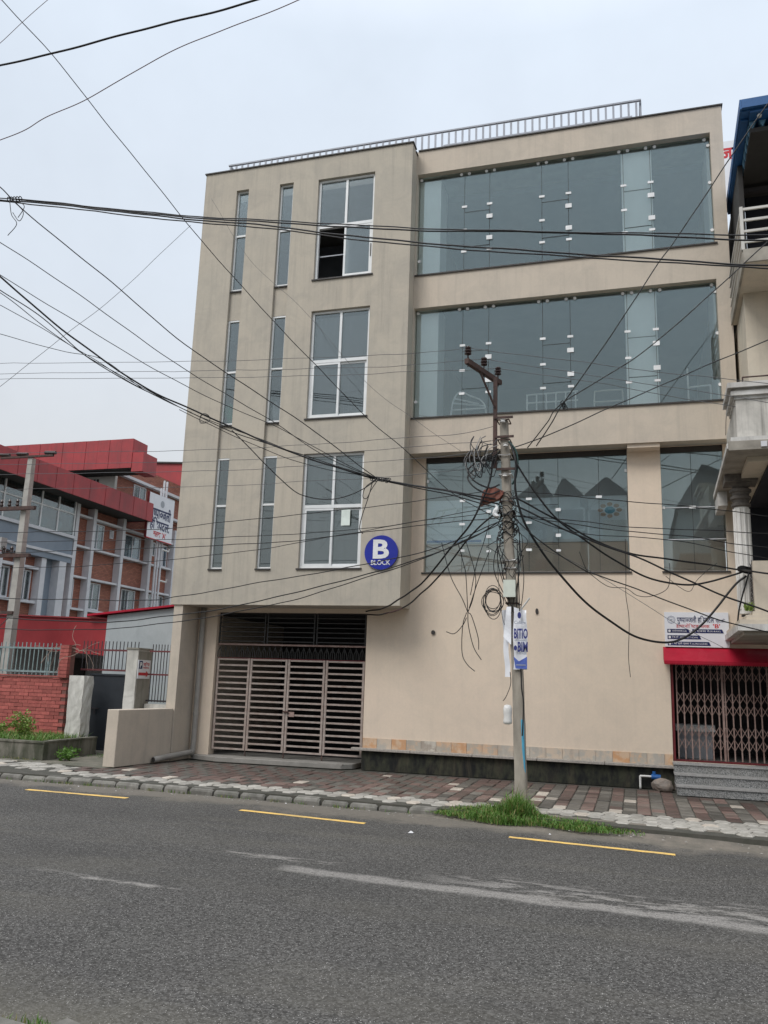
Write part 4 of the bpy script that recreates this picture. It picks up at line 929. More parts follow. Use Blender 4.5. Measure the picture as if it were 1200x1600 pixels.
nb('meter_box', 'dark_flashing', 1.70, 1.79, 14.7, 14.85, 2.97, 3.3)
mb = MB(ntf); rr = random.Random(5)
for k in range(30):
    a = rr.uniform(0, 6.28); l = rr.uniform(.08, .16); p = Vector((1.72+rr.uniform(-.05, .05), 13.78, 2.97)); q = p+Vector((math.cos(a)*l*.6, math.sin(a)*l*.4, l))
    mb.add([p, p+Vector((.02, 0, .05)), q, p+Vector((-.02, 0, .05))], [(0, 1, 2, 3)])
mb.build('balcony_plant', 'weed_leaf', None, label='small dark plant at the foot of the white column', cat='plant')

# ================================================================== LEFT: GATE, WALLS, SHED
WL = empty('brick_garden_wall', (-14.5, 15.95, 0), 'red brick garden wall behind the weedy planter', 'wall')
core = bx('wall_core', 'brick_mortar', WL, -17.5, -12.02, 15.93, 16.13, 0, 1.575)
bmz = MB().box(-.119, .119, -.05, .05, 0, .070).mesh('brick', 'wall_brick', Vector((0, 0, 0)))
pos = []
row = 0; z = .30
while z < 1.56:
    x = -17.4+(row % 2)*.122
    while x < -12.1: pos.append((x, z)); x += .245
    z += .078; row += 1
pos.sort(key=lambda p: -p[0])
mb = MB()
for q, (x, z) in enumerate(pos):
    yy = 15.915+R.uniform(-.008, .006)+.05; xx = x+R.uniform(-.004, .004)
    if q < 290: inst('brick', bmz, (xx, yy, z+R.uniform(-.002, .002)), core, R.uniform(-.02, .02))
    else: mb.box(xx-.117, xx+.117, yy-.05, yy+.05, z, z+.066)
mb.build('brick_field', 'wall_brick', core, kind='stuff')
bp = bx('brick_pier', 'brick_mortar', WL, -12.21, -12.01, 15.87, 16.10, 1.576, 2.30)
for k in range(9):
    z = 1.585+k*.079; inst('brick', bmz, (-12.11, 15.85+.04, z), bp, 0, (.93, 1, 1))
bx('coping', 'brick_mortar', WL, -17.5, -12.22, 15.9, 16.15, 1.576, 1.60)
FT = empty('teal_fence', (-14.5, 16.0, 1.6), 'pale teal iron fence of upright bars on top of the brick wall', 'fence')
fm = MB().box(-.010, .010, -.006, .006, 0, .72).mesh('fence_bar', 'teal_iron', Vector((0, 0, 0)))
x = -17.4
while x < -12.3: inst('fence_bar', fm, (x, 16.0, 1.62+R.uniform(-.01, .01)), FT); x += .115
for z in (1.68, 2.2): bx('fence_rail', 'teal_iron', FT, -17.45, -12.22, 15.985, 16.03, z, z+.04)
FM = empty('maroon_fence', (-11.2, 16.35, 1.7), 'maroon iron fence with spiked bars above the black gate', 'fence')
fm = MB().box(-.009, .009, -.005, .005, 0, .66).mesh('fence_bar', 'dark_iron', Vector((0, 0, 0)))
x = -11.98
while x < -10.5: inst('fence_bar', fm, (x, 16.34, 1.76), FM); x += .095
for z in (1.76, 2.2): bx('fence_rail', 'maroon_iron', FM, -12.0, -10.5, 16.325, 16.355, z, z+.04)
GR = empty('side_railing', (-9.8, 16.2, 1.1), 'tall barred maroon railing between the white pillar and the building', 'fence')
fm = MB().box(-.008, .008, -.005, .005, 0, 1.24).mesh('fence_bar', 'dark_iron', Vector((0, 0, 0)))
for i in range(8): inst('fence_bar', fm, (-10.13+i*.073, 16.25, 1.13), GR)
for z, mt in ((1.14, 'dark_iron'), (1.70, 'maroon_iron'), (2.20, 'maroon_iron')): bx('fence_rail', mt, GR, -10.2, -9.58, 16.235, 16.265, z, z+.035)
bx('low_wall', 'stained_white', GR, -10.2, -9.4, 16.2, 16.32, 0, 1.09)
# posts of the side gate
def rough_post(name, x0, x1, y0, y1, h, label, cat='post', amp=.018):
    mb = MB(); nz = 10; seg = 4; ring = []
    rr = random.Random(int(abs(x0)*100))
    for k in range(nz+1):
        z = h*k/nz; vs = []
        base = [(x0+(x1-x0)*i/seg, y0) for i in range(seg)]+[(x1, y0+(y1-y0)*i/seg) for i in range(seg)]+[(x1-(x1-x0)*i/seg, y1) for i in range(seg)]+[(x0, y1-(y1-y0)*i/seg) for i in range(seg)]
        for bx_, by_ in base: vs.append((bx_+rr.uniform(-amp, amp), by_+rr.uniform(-amp, amp)*.6, z+rr.uniform(-.01, .01)*(0 < k < nz)))
        ring.append(vs)
    L = len(ring[0]); mb.v = [Vector(p) for r_ in ring for p in r_]
    for k in range(nz):
        for i in range(L): mb.f.append((k*L+i, k*L+(i+1) % L, (k+1)*L+(i+1) % L, (k+1)*L+i)); mb.mi.append(0)
    mb.f.append(tuple(nz*L+i for i in range(L))); mb.mi.append(0)
    return mb.build(name, 'peeling_white', None, label=label, cat=cat)
rough_post('gate_post', -11.72, -11.36, 15.62, 15.95, 1.64, 'flaking white plastered post between the brick wall and the black gate')
PLR = rough_post('gate_pillar', -10.54, -10.27, 15.9, 16.45, 2.24, 'taller white pillar carrying the small parking sign', 'pillar', .006)
bx('pillar_cap', 'old_concrete_and_shade', PLR, -10.56, -10.25, 15.88, 16.47, 2.24, 2.275)
bx('pillar_shade_side', 'old_concrete_and_shade', PLR, -10.262, -10.255, 15.92, 16.43, 1.0, 2.2)  # grey sheet: the shade on this pillar side put into its colour
SGN = bx('parking_sign', 'sign_white', None, -10.252, -10.24, 15.90, 16.38, 1.62, 2.02, label='small white parking sign with a red arrow on the gate pillar', cat='sign')
SGD = (0, 1, 0)
mb = MB(); mb.box(-10.239, -10.237, 15.93, 16.06, 1.83, 2.0); mb.build('letter_panel', 'sign_navy', SGN)
mb = MB(); text(mb, 'P', (-10.2355, 15.962, 1.86), SGD, UP, height=.10, bold=.04); mb.build('letter', 'letter_white', SGN)
mb = MB(); text(mb, ['पा', 'र्', 'ि', 'कङ'], (-10.236, 16.09, 1.90), SGD, UP, width=.24, height=.055, bold=.03); text(mb, 'PARKING', (-10.236, 16.09, 1.84), SGD, UP, width=.22, height=.03, bold=.03)
xx = -10.236; mb.add([(xx, 15.93, 1.69), (xx, 16.22, 1.69), (xx, 16.22, 1.75), (xx, 15.93, 1.75)], [(0, 1, 2, 3)]); mb.add([(xx, 16.22, 1.65), (xx, 16.33, 1.72), (xx, 16.22, 1.79)], [(0, 1, 2)]); mb.build('arrow_lettering', 'sign_red', SGN)
# black sheet gate
GB = empty('side_gate', (-11.1, 16.3, 0), 'black sheet steel gate between the flaking post and the white pillar', 'gate')
bx('gate_sheet', 'gate_black_sheet', GB, -11.70, -10.55, 16.30, 16.315, .05, 1.70)
mb = MB(); frame_rect(mb, -11.70, -10.55, .05, 1.70, 16.28, .04, .018); mb.build('gate_frame', 'gate_black_sheet', GB)
bx('bolt', 'dark_iron', GB, -11.62, -11.38, 16.262, 16.278, .93, .955); bx('bolt_handle', 'dark_iron', GB, -11.5, -11.47, 16.255, 16.277, .82, .925)
# planter
PT = empty('planter', (-13.5, 14.9, 0), 'low mossy concrete planter full of weeds', 'planter')
bx('planter_wall', 'mossy_concrete', PT, -18, -11.09, 14.2, 14.32, 0, .325); bx('planter_wall', 'mossy_concrete', PT, -11.21, -11.09, 14.322, 15.9, 0, .34)
bx('planter_rim', 'mossy_concrete', PT, -18, -11.07, 14.18, 14.34, .326, .36); bx('planter_rim', 'mossy_concrete', PT, -11.23, -11.07, 14.342, 15.9, .341, .37)
bx('planter_soil', 'soil', PT, -18, -11.22, 14.33, 15.92, 0, .27)
# shed with sloping red edge
SH = empty('grey_shed', (-11.5, 18, 0), 'grey rendered shed wall with a thin sloping red roof edge', 'shed')
mb = MB(); mb.prism([(-12.6, 18, 0), (-9.42, 18, 0), (-9.42, 18, 3.46), (-12.6, 18, 3.13)], (0, 4, 0)); mb.build('wall', 'grey_render', SH)
mb = MB(); mb.prism([(-13.12, 17.88, 3.10), (-9.43, 17.88, 3.49), (-9.43, 17.88, 3.53), (-13.12, 17.88, 3.15)], (0, 4.2, 0)); mb.build('roof', 'red_sheet', SH)
TF = empty('canopy_shed', (-16, 18.5, 0), 'shed behind the fence under a broad red metal canopy', 'shed')
mb = MB(); mb.prism([(-24, 18.05, 3.30), (-12.62, 18.05, 3.02), (-12.62, 18.05, 2.13), (-15, 18.05, 2.30), (-24, 18.05, 2.42)], (0, .05, 0)); mb.build('canopy_face', 'canopy_red', TF)
mb = MB(); mb.prism([(-24, 18.0, 3.31), (-12.61, 18.0, 3.03), (-12.61, 18.0, 3.06), (-24, 18.0, 3.35)], (0, 3.5, 0)); mb.build('canopy_top', 'red_cladding', TF)
bx('wall', 'grey_render', TF, -24, -12.62, 20.5, 20.7, 0, 3.0); bx('door', 'dark_ceiling', TF, -13.7, -13.0, 20.44, 20.49, 0, 2.3); bx('window', 'dark_ceiling', TF, -15.6, -14.9, 20.44, 20.49, 1.2, 2.1)
for x in (-16.5, -14.4, -12.7): bx('post', 'teal_iron', TF, x, x+.06, 18.2, 18.26, 0, 2.3)
# dry vine on the pier
mb = MB(); rr = random.Random(11)
for k in range(15):
    p = Vector((-12.1+rr.uniform(-.3, .5), 15.95, 2.2+rr.uniform(-.1, .15))); pts = [p]
    d = Vector((rr.uniform(-1, 1.4), rr.uniform(-.3, .1), rr.uniform(-.5, .9)))
    for j in range(6): d = (d+Vector((rr.uniform(-.5, .5), rr.uniform(-.2, .2), rr.uniform(-.6, .3)))).normalized(); pts.append(pts[-1]+d*.09)
    mb.tube(pts, .006, 4)
mb.build('dry_vine', 'dry_vine', None, label='leafless dry vine sprawling over the top of the brick pier', cat='vine', kind='stuff')

# ================================================================== HOSPITAL BLOCK A (far left)
A = empty('brick_hospital', (-28, 36, 0), 'red brick hospital wing with white mullions and red metal fascia', 'building')
AX = -26.0
def ab(name, mat, x0, x1, y0, y1, z0, z1, par=A, **k): return bx(name, mat, par, x0, x1, y0, y1, z0, z1, **k)
ab('wall', 'far_brick', AX-1.0, AX-.5, 20, 50, 0, 10.6)
ab('end_wall', 'far_brick', AX-12, AX-1.01, 49.5, 50, 0, 12.9); ab('back_wall', 'far_brick', AX-12.2, AX-12, 20, 50, 0, 10.6)
# white fins and bands
for r_ in (1.311, 1.364, 1.463, 1.568, 1.665, 1.77):
    ab('column', 'pale_trim', AX-.5, AX-.1, r_*26-.12, r_*26+.12, 0, 10.2)
ys = [1.311, 1.364, 1.463, 1.568, 1.665, 1.77]
for a, b_ in zip(ys, ys[1:]):
    for z in (9.32, 7.78, 6.26, 4.68): ab('band', 'pale_trim', AX-.49, AX-.16, a*26+.13, b_*26-.13, z, z+.10)
def awin(y0, y1, z0, z1, x=AX-.5, cur=None, par=A):
    mb = MB(); w_ = .06
    mb.box(x+.002, x+.06, y0, y0+w_, z0, z1); mb.box(x+.002, x+.06, y1-w_, y1, z0, z1); mb.box(x+.002, x+.06, y0+w_, y1-w_, z0, z0+w_); mb.box(x+.002, x+.06, y0+w_, y1-w_, z1-w_, z1); ym = (y0+y1)/2; mb.box(x+.002, x+.06, ym-.03, ym+.03, z0+w_, z1-w_)
    w = mb.build('window', 'pale_trim', par)
    for a, b_, c_ in ((y0+w_, ym-.032, 'far_glass'), (ym+.032, y1-w_, 'far_glass')): bx('pane', c_, w, x+.02, x+.03, a, b_, z0+w_, z1-w_)
    bx('curtain', cur or 'dark_ceiling', w, x+.003, x+.015, y0+w_, ym, z0+w_, z1-w_); bx('curtain', {'pale_blue_curtain': 'blue_curtain'}.get(cur, cur or 'dark_ceiling'), w, x+.003, x+.015, ym, y1-w_, z0+w_, z1-w_)  # where no curtain hangs, a dark sheet stands for the unlit room
awin(35.7, 36.75, 7.92, 9.26, cur='curtain_cloth'); awin(38.65, 40.2, 7.92, 9.2, cur='pale_blue_curtain'); awin(35.7, 36.9, 4.82, 6.2); awin(38.8, 40.1, 4.82, 6.2); awin(34.3, 34.75, 4.82, 6.2)
awin(37.3, 37.6, 8.7, 9.15); awin(41.2, 41.7, 8.4, 9.2); awin(42.2, 43.0, 7.92, 9.2, cur='pale_blue_curtain'); awin(41.1, 41.9, 4.82, 6.2); awin(42.2, 43.0, 4.82, 6.2, cur='curtain_cloth')
# projecting glazed volume
ab('bay_slab', 'blue_grey_panel', AX-.9, AX-.02, 20, 33.78, 6.85, 8.05); ab('bay_roof', 'pale_trim', AX-.9, AX-.03, 20, 33.78, 10.12, 10.2)
ab('bay_trim', 'pale_trim', AX-.4, AX+.08, 20, 33.86, 8.05, 8.19); ab('bay_trim', 'pale_trim', AX-.4, AX+.05, 20, 33.82, 7.12, 7.24)
ab('bay_end', 'far_glass', AX-.9, AX-.1, 33.72, 33.74, 8.2, 10.1); ab('bay_interior', 'pale_room', AX-.88, AX-.86, 20, 33.7, 8.2, 10.1)
gw = MB(); 
for yy in (33.72, 32.5, 31.3, 30.1, 28.9, 27.7, 26.5, 25.3, 24.1): gw.box(AX-.06, AX, yy-.035, yy+.035, 8.2, 10.11)
gw.box(AX-.06, AX-.005, 20, 33.7, 9.22, 9.28); gwo = gw.build('glazing', 'white_upvc', A)
yy = 33.72
for k in range(9):
    for z0, z1 in ((8.2, 9.21), (9.29, 10.1)): bx('pane', 'far_glass', gwo, AX-.04, AX-.03, yy-1.16, yy-.04, z0, z1)
    yy -= 1.2
for yy in (32.9, 31.9, 30.6): lump('stacked_chairs', 'grey_trim', (AX-.4, yy, 8.2), (.25, .25, .7), {32.9: 'rightmost pale heap behind the glazed corridor', 31.9: 'middle pale heap behind the glazed corridor', 30.6: 'leftmost pale heap behind the glazed corridor'}[yy], 'furniture')
ab('corner_pillar', 'pale_trim', AX-.5, AX-.03, 33.0, 33.5, 0, 6.85); ab('recess_wall', 'blue_grey_panel', AX-.49, AX-.45, 32.2, 33.0, 0, 6.85)
for yy in (32.0, 30.6, 29.2, 27.8): ab('column', 'pale_trim', AX-.5, AX-.1, yy-.16, yy+.16, 0, 6.84)
for yy in (32.0, 30.6, 29.2): 
    ab('band', 'pale_trim', AX-.49, AX-.2, yy-1.23, yy-.17, 6.25, 6.38); ab('band', 'pale_trim', AX-.49, AX-.2, yy-1.23, yy-.17, 4.7, 4.82); awin(yy-1.1, yy-.35, 4.83, 6.2)
# red fascia with standing seams, each panel its own piece
ab('eaves_soffit', 'dark_ceiling', AX-1.0, AX+.92, 24, 38.8, 9.88, 9.93)
fp = None
k = 0; yy = 24.0
while yy < 38.7:
    y1 = min(yy+.62, 38.9); o = ab('fascia_panel', 'red_cladding', AX+.93, AX+1.0+(.012 if k % 2 else 0), yy+.008, y1-.008, 9.86, 10.87); yy += .62; k += 1
ab('fascia_end', 'red_cladding', AX-1.0, AX+.92, 38.82, 38.9, 9.86, 10.87)
ab('roof_slab', 'dark_ceiling', AX-12, AX+.92, 20, 38.8, 10.6, 10.85)
# red box on the roof, facing the street
k = 0; x = -33.0
while x < -24.5: ab('cladding_panel', 'red_cladding', x+.008, min(x+.72, -24.4)-.008, 35.6-(.012 if k % 2 else 0), 35.66, 12.05, 13.6); x += .72; k += 1
ab('red_box', 'red_cladding', -33, -24.4, 35.661, 36.9, 12.05, 13.6); ab('red_box', 'red_cladding', -24.399, -23.75, 35.62, 36.9, 11.85, 12.85); ab('box_soffit', 'dark_ceiling', -32.9, -24.45, 35.65, 36.9, 12.0, 12.049)
ab('upper_wall', 'cream_wall', -33, AX-.2, 36.9, 37.1, 10.6, 12.05); ab('upper_window', 'dark_ceiling', -29.0, -27.2, 36.86, 36.899, 11.2, 11.85)
for k in range(9): ab('bar', 'pale_trim', -28.95+k*.2, -28.92+k*.2, 36.83, 36.859, 11.2, 11.85)
# top storey beyond
ab('wall', 'far_brick', AX-1.2, AX-.4, 37.3, 50, 10.6, 13.1); ab('band', 'pale_trim', AX-.39, AX-.1, 37.4, 50, 12.15, 12.3); ab('band', 'pale_trim', AX-.39, AX-.1, 37.4, 50, 10.75, 10.88)
awin(38.9, 40.1, 11.0, 12.05, x=AX-.4); awin(42.0, 43.2, 11.0, 12.05, x=AX-.4)
mb = MB(); mb.prism([(-33, 44, 13.1), (-24.6, 44, 13.1), (-24.6, 44, 14.45), (-33, 44, 14.95)], (0, .3, 0)); mb.build('gable', 'red_cladding', A)
mb = MB(); mb.prism([(-33, 43.9, 14.95), (-24.5, 43.9, 14.45), (-24.5, 43.9, 14.55), (-33, 43.9, 15.05)], (0, .5, 0)); mb.build('gable_cap', 'dark_flashing', A)
for z in (8.8, 7.0, 5.4): 
    mb = MB(); mb.tube([(AX+.02, 41.6, z), (AX+.02, 42.4, z-.02), (AX+.02, 42.45, z+.15)], .05, 6); mb.build('waste_pipe', 'pvc_white', A)
# tall sign on three posts
SA = empty('tall_sign', (-25.3, 40.6, 0), 'tall white hospital sign on steel posts in front of the brick wing', 'sign')
SX = -25.2; by0, by1, bz0, bz1 = 38.75, 41.35, 9.05, 11.55
bd = bx('board', 'sign_white', SA, SX-.12, SX, by0, by1, bz0, bz1); mb = MB(); mb.box(SX-.125, SX+.012, by0-.05, by0-.001, bz0, bz1); mb.build('board_edge', 'red_frame', SA); bx('board_edge', 'sign_red', SA, SX-.12, SX+.01, by0, by1, bz0-.04, bz0-.001)
for yy in (40.3, 40.55, 40.85): 
    mb = MB(); mb.cyl((SX-.28, yy, 0), (SX-.28, yy, 12.6 if yy != 40.3 else 12.1), .06, 8); mb.build('post', 'pale_trim', SA)
sx = SX+.006
mb = MB(); text(mb, ['पु', '/ष', 'पा', '/ञ', 'ज', 'ली'], (sx, by0+.22, 10.25), SGD, UP, width=2.1, height=.50, bold=.03); text(mb, ['ह', 'ि', '/स', 'प', 'ट', 'ल', ':'], (sx, by0+.25, 9.62), SGD, UP, width=2.0, height=.46, bold=.03); mb.build('title_lettering', 'sign_navy', bd)
mb = MB(); text(mb, ['/ब', 'ल', 'क', " 'A'"], (sx, by0+.65, 9.2), SGD, UP, width=1.3, height=.28, bold=.03); mb.build('subtitle_lettering', 'sign_red', bd)
mb = MB(); c = Vector((sx, by0+1.35, 11.1)); mb.add([c+Vector((0, .2*math.cos(t), .2*math.sin(t))) for t in [2*math.pi*k/16 for k in range(16)]], [tuple(range(16))]); mb.build('logo', 'grey_trim', bd)

# ================================================================== MAIN POLE
UPX = empty('utility_pole', (-1.61, 12.71, 0), 'leaning square concrete utility pole wrapped in cables at the kerb', 'utility pole')
def pc(z): return Vector((interp([(-1, -1.60), (0, -1.61), (1.94, -1.662), (3.2, -1.755), (3.7, -1.795), (6.2, -1.90)], z), 12.71, z))       # centre line leans left going up
mb = MB(); nz = 24; rr = random.Random(4)
for k in range(nz+1):
    z = -.1+6.0*k/nz; c = pc(max(z, 0)); w_ = .105-.028*z/6; j = .004
    for dx, dy in ((-1, -1), (-.75, -1.12), (.75, -1.12), (1, -1), (1, 1), (-1, 1)): mb.v.append(Vector((c.x+dx*w_*.78+rr.uniform(-j, j), c.y+dy*w_+rr.uniform(-j, j), z)))
for k in range(nz):
    for i in range(6): mb.f.append((k*6+i, k*6+(i+1) % 6, (k+1)*6+(i+1) % 6, (k+1)*6+i)); mb.mi.append(0)
mb.f.append(tuple(nz*6+i for i in range(6))); mb.mi.append(0); mb.build('shaft', 'pole_concrete', UPX)
for z, mt in ((5.88, 'rust_steel'), (5.55, 'rust_steel'), (5.3, 'zinc'), (4.98, 'zinc'), (4.55, 'rust_steel'), (3.62, 'zinc'), (3.5, 'zinc'), (2.96, 'rust_steel')):
    c = pc(z); w_ = .095; mb = MB(); frame = [(c.x-w_, c.y-w_-.02), (c.x+w_, c.y-w_-.02), (c.x+w_, c.y+w_+.02), (c.x-w_, c.y+w_+.02)]
    mb.tube([(p[0], p[1], z) for p in frame], .014, 4, closed=True); mb.build('clamp_band', mt, UPX)
for z in (5.9, 5.58, 5.05): c = pc(z); mb = MB(); mb.box(c.x-.14, c.x+.16, c.y-.13, c.y-.105, z, z+.035); mb.build('bracket', 'rust_steel', UPX)
for z, dx in ((5.82, .0), (5.42, .03), (4.93, .0)):
    c = pc(z); mb = MB(); mb.lathe([(.02, 0), (.045, .01), (.03, .03), (.045, .05), (.02, .06)], (c.x+dx, c.y-.15, z), 10); mb.build('reel_insulator', 'pvc_white', UPX)
# steel extension with a cross arm running across the street line
mb = MB(); mb.box(-2.045, -1.985, 12.60, 12.66, 5.1, 6.62); mb.build('extension_post', 'rust_steel', UPX)
a0, a1 = Vector((-2.36, 11.95, 6.66)), Vector((-2.0, 13.02, 6.66)); d = (a1-a0).normalized(); s_ = Vector((-d.y, d.x, 0))
mb = MB(); mb.prism([a0+s_*.035+Vector((0, 0, -.04)), a1+s_*.035+Vector((0, 0, -.04)), a1+s_*.035+Vector((0, 0, .04)), a0+s_*.035+Vector((0, 0, .04))], -s_*.07)
ARM = mb.build('cross_arm', 'rust_steel', UPX)
mb = MB(); mb.tube([a0.lerp(a1, .35), (-2.015, 12.58, 6.1)], .018, 5); mb.build('arm_brace', 'rust_steel', UPX)
INS = []
for t in (.04, .5, .93):
    p = a0.lerp(a1, t)+Vector((0, 0, .04)); mb = MB(); mb.lathe([(.012, -.12), (.012, .07), (.03, .075), (.055, .085), (.055, .10), (.032, .115), (.055, .13), (.055, .15), (.032, .165), (.05, .18), (.048, .2), (.02, .22)], p, 12)
    mb.build('insulator', 'insulator_ceramic', UPX); INS.append(p+Vector((0, 0, .19)))
# fixtures on the pole
c = pc(3.18)
JB = bx('junction_box', 'box_plastic', None, c.x-.10, c.x+.075, c.y-.20, c.y-.11, 3.05, 3.30, label='pale plastic junction box strapped to the utility pole', cat='junction box', bevel=.008)
bx('box_lid', 'box_plastic', JB, c.x-.104, c.x+.079, c.y-.208, c.y-.2005, 3.045, 3.305)
MBX = MB(); q = pc(4.62); MBX.prism([(q.x-.42, q.y-.12, 4.50), (q.x-.10, q.y-.18, 4.58), (q.x-.02, q.y-.1, 4.70), (q.x-.20, q.y-.1, 4.80), (q.x-.36, q.y-.1, 4.74)], (0, .14, 0))
MBX.build('rusty_plate', 'rust_red', None, label='rusty red metal plate tied to the pole among the cables', cat='metal plate')
mb = MB(); mb.lathe([(.02, 0), (.05, .02), (.04, .07), (.045, .12), (.022, .17), (.012, .21)], (q.x-.15, q.y-.16, 4.28), 7); mb.v = [Vector((p.x+.02*math.sin(p.z*40), p.y, p.z)) for p in mb.v]; mb.build('plastic_bag', 'white_cloth', None, label='crumpled white plastic bag under the rusty plate on the pole', cat='bag')
mb = MB(); bc = pc(1.34); mb.lathe([(.03, 0), (.062, .015), (.066, .05), (.058, .11), (.064, .17), (.066, .23), (.05, .275), (.02, .285)], (bc.x-.155, bc.y-.1, 1.17), 14); mb.smooth = True
BT = mb.build('plastic_bottle', 'pvc_white', None, label='white plastic bottle tied against the left side of the pole', cat='bottle')
# torn banner on the right of the pole and a folded strip on the left
mb = MB(); 
def sheet(mb, P, nu, nv, mi=0):
    k = len(mb.v); mb.v += [Vector(P(i/nu, j/nv)) for j in range(nv+1) for i in range(nu+1)]
    for j in range(nv):
        for i in range(nu): a = k+j*(nu+1)+i; mb.f.append((a, a+1, a+nu+2, a+nu+1)); mb.mi.append(mi)
def ban(u, v):
    x = -1.71+.205*u+.008*math.sin(v*9+u*3)-.03*v*(1-u)*0; z = 1.97+.93*v-.0*u-(.0 if v < .98 else .06*u); return (x, 12.56+.02*math.sin(u*5+v*7)-.03*u, z)
sheet(mb, ban, 8, 18); BN = mb.build('torn_banner', 'banner_white', None, label='torn white college banner with dark blue lettering flapping on the right of the pole', cat='banner')
BN.data.polygons.foreach_set('use_smooth', [True]*len(BN.data.polygons))
def onban(dz=0): return 12.505
yb = 12.50
mb = MB(); text(mb, 'BITIO', (-1.695, yb, 2.43), XD, UP, width=.205, height=.13, bold=.03); text(mb, 'BIM', (-1.64, yb, 2.235), XD, UP, width=.15, height=.13, bold=.03); mb.build('lettering', 'banner_blue', BN)
mb = MB(); text(mb, 'College', (-1.69, yb, 2.64), XD, UP, width=.17, height=.045, bold=.02); mb.build('small_lettering', 'logo_grey', BN)
mb = MB(); mb.add([Vector((-1.615+.028*math.cos(t), yb, 2.77+.05*math.sin(t))) for t in [2*math.pi*k/12 for k in range(12)]], [tuple(range(12))]); mb.add([Vector((-1.672+.025*math.cos(t), yb, 2.285+.04*math.sin(t))) for t in [2*math.pi*k/12 for k in range(12)]], [tuple(range(12))]); mb.build('logo', 'banner_blue', BN)
mb = MB(); mb.add([(-1.70, yb, 2.16), (-1.62, yb, 2.09), (-1.50, yb, 2.16), (-1.50, yb-.002, 1.98), (-1.67, yb-.002, 1.985)], [(0, 4, 3, 2, 1)]); mb.build('blue_footer', 'banner_mid_blue', BN)
mb = MB(); mb.box(-1.69, -1.53, yb-.001, yb, 2.395, 2.402); mb.box(-1.63, -1.50, yb-.001, yb, 2.195, 2.202); mb.box(-1.66, -1.52, yb-.004, yb-.003, 2.03, 2.045); mb.build('rule_line', 'logo_grey', BN)
mb = MB(); sheet(mb, lambda u, v: (-1.86+.12*u+.05*v*(1-u), 12.545-.02*u+.015*math.sin(v*6), 2.45+.45*v-.12*(1-v)*u), 5, 8); mb.build('torn_flap', 'banner_white', BN)
mb = MB(); sheet(mb, lambda u, v: (-1.895+.085*u+.10*(1-v)*(.45)+.008*math.sin(v*12), 12.66-.05*u, 1.86+1.0*v), 4, 14); o = mb.build('folded_banner', 'banner_white', None, label='narrow folded white banner strip hanging on the left of the pole', cat='banner')
mb = MB(); mb.cyl((-1.60, 12.56, 2.86), (-1.46, 12.5, 3.03), .014, 8); mb.build('loose_pipe_end', 'pvc_white', None, label='short white pipe end sticking up above the torn banner', cat='pipe')
mb = MB(); mb.cyl((-1.56, 12.62, .5), (-1.585, 12.60, 1.25), .022, 8); mb.build('blue_pipe', 'light_blue', None, label='light blue pipe strapped low on the right of the pole', cat='pipe')
mb = MB(); mb.cyl((-1.555, 12.62, .25), (-1.56, 12.62, .499), .018, 8); mb.build('pipe_cover', 'pvc_white', bpy.data.objects['blue_pipe'])
# coil of spare cable
CL = []
rr = random.Random(8)
coil = empty('cable_coil', (-2.02, 12.52, 2.8), 'coil of black cable hanging left of the junction box', 'cable')
for k in range(7):
    cx = -2.0+rr.uniform(-.03, .03); cz = 3.0+rr.uniform(-.05, .03); rx, rz_ = rr.uniform(.11, .17), rr.uniform(.13, .22)
    mb = MB(); mb.tube([(cx+rx*math.cos(t), 12.52+.03*math.sin(t*2+k), cz+rz_*math.sin(t)-(.03 if k > 4 else 0)) for t in [2*math.pi*j/22 for j in range(22)]], .006, 5, closed=True); mb.build('loop', 'cable_black', coil)
# left background pole with transformer arms
LP = empty('street_pole', (-14.6, 17.0, 0), 'pale square concrete pole behind the teal fence with insulator arms', 'utility pole')
mb = MB(); lx = lambda z: -14.57-.015*(z-7)*0-.1*(7-z)/7*0
mb.prism([(-14.70, 16.9, 0), (-14.46, 16.9, 0), (-14.46, 17.1, 0), (-14.70, 17.1, 0)], (0, 0, 0.01))
mb = MB(); 
for z, w_ in ((0, .115), (7.02, .068)): mb.v += [Vector(p) for p in ((-14.6-w_, 17-w_, z), (-14.6+w_, 17-w_, z), (-14.6+w_, 17+w_, z), (-14.6-w_, 17+w_, z))]
mb.f = [(0, 1, 5, 4), (1, 2, 6, 5), (2, 3, 7, 6), (3, 0, 4, 7), (4, 5, 6, 7)]; mb.mi = [0]*5; mb.build('shaft', 'pale_pole', LP)
for z in (5.65, 4.45): bx('arm', 'rust_steel', LP, -17.5, -14.2, 16.82, 16.9, z, z+.09)
bx('arm', 'rust_steel', LP, -15.5, -13.9, 16.9, 16.96, 7.03, 7.08)
for x in (-15.4, -14.85, -14.0): mb = MB(); mb.tube([(x-.16, 16.93, 7.14), (x+.16, 16.93, 7.12)], .045, 8); mb.build('insulator', 'insulator_ceramic', LP)
for z in (5.74, 4.54):
    for i in range(7): mb = MB(); mb.lathe([(.02, 0), (.05, .04), (.03, .1), (.045, .14), (.015, .2)], (-14.75-i*.24, 16.86, z), 8); mb.build('insulator', 'insulator_ceramic', LP)
bx('arm', 'rust_steel', LP, -15.6, -14.5, 16.84, 16.9, 3.05, 3.12)
mb = MB()
for k in range(6): mb.tube(spline([(-15.2+k*.06, 16.8, 3.05), (-15.15+k*.05, 16.78, 2.6), (-15.05+.05*k, 16.8, 2.2+.06*k), (-14.9, 16.8, 2.6), (-14.6, 16.85, 2.95)], 5), .01, 4)
mb.build('cable_bunch', 'cable_grey', LP)
bx('transformer_gear', 'zinc', LP, -16.6, -15.0, 16.75, 16.95, 4.62, 4.95)

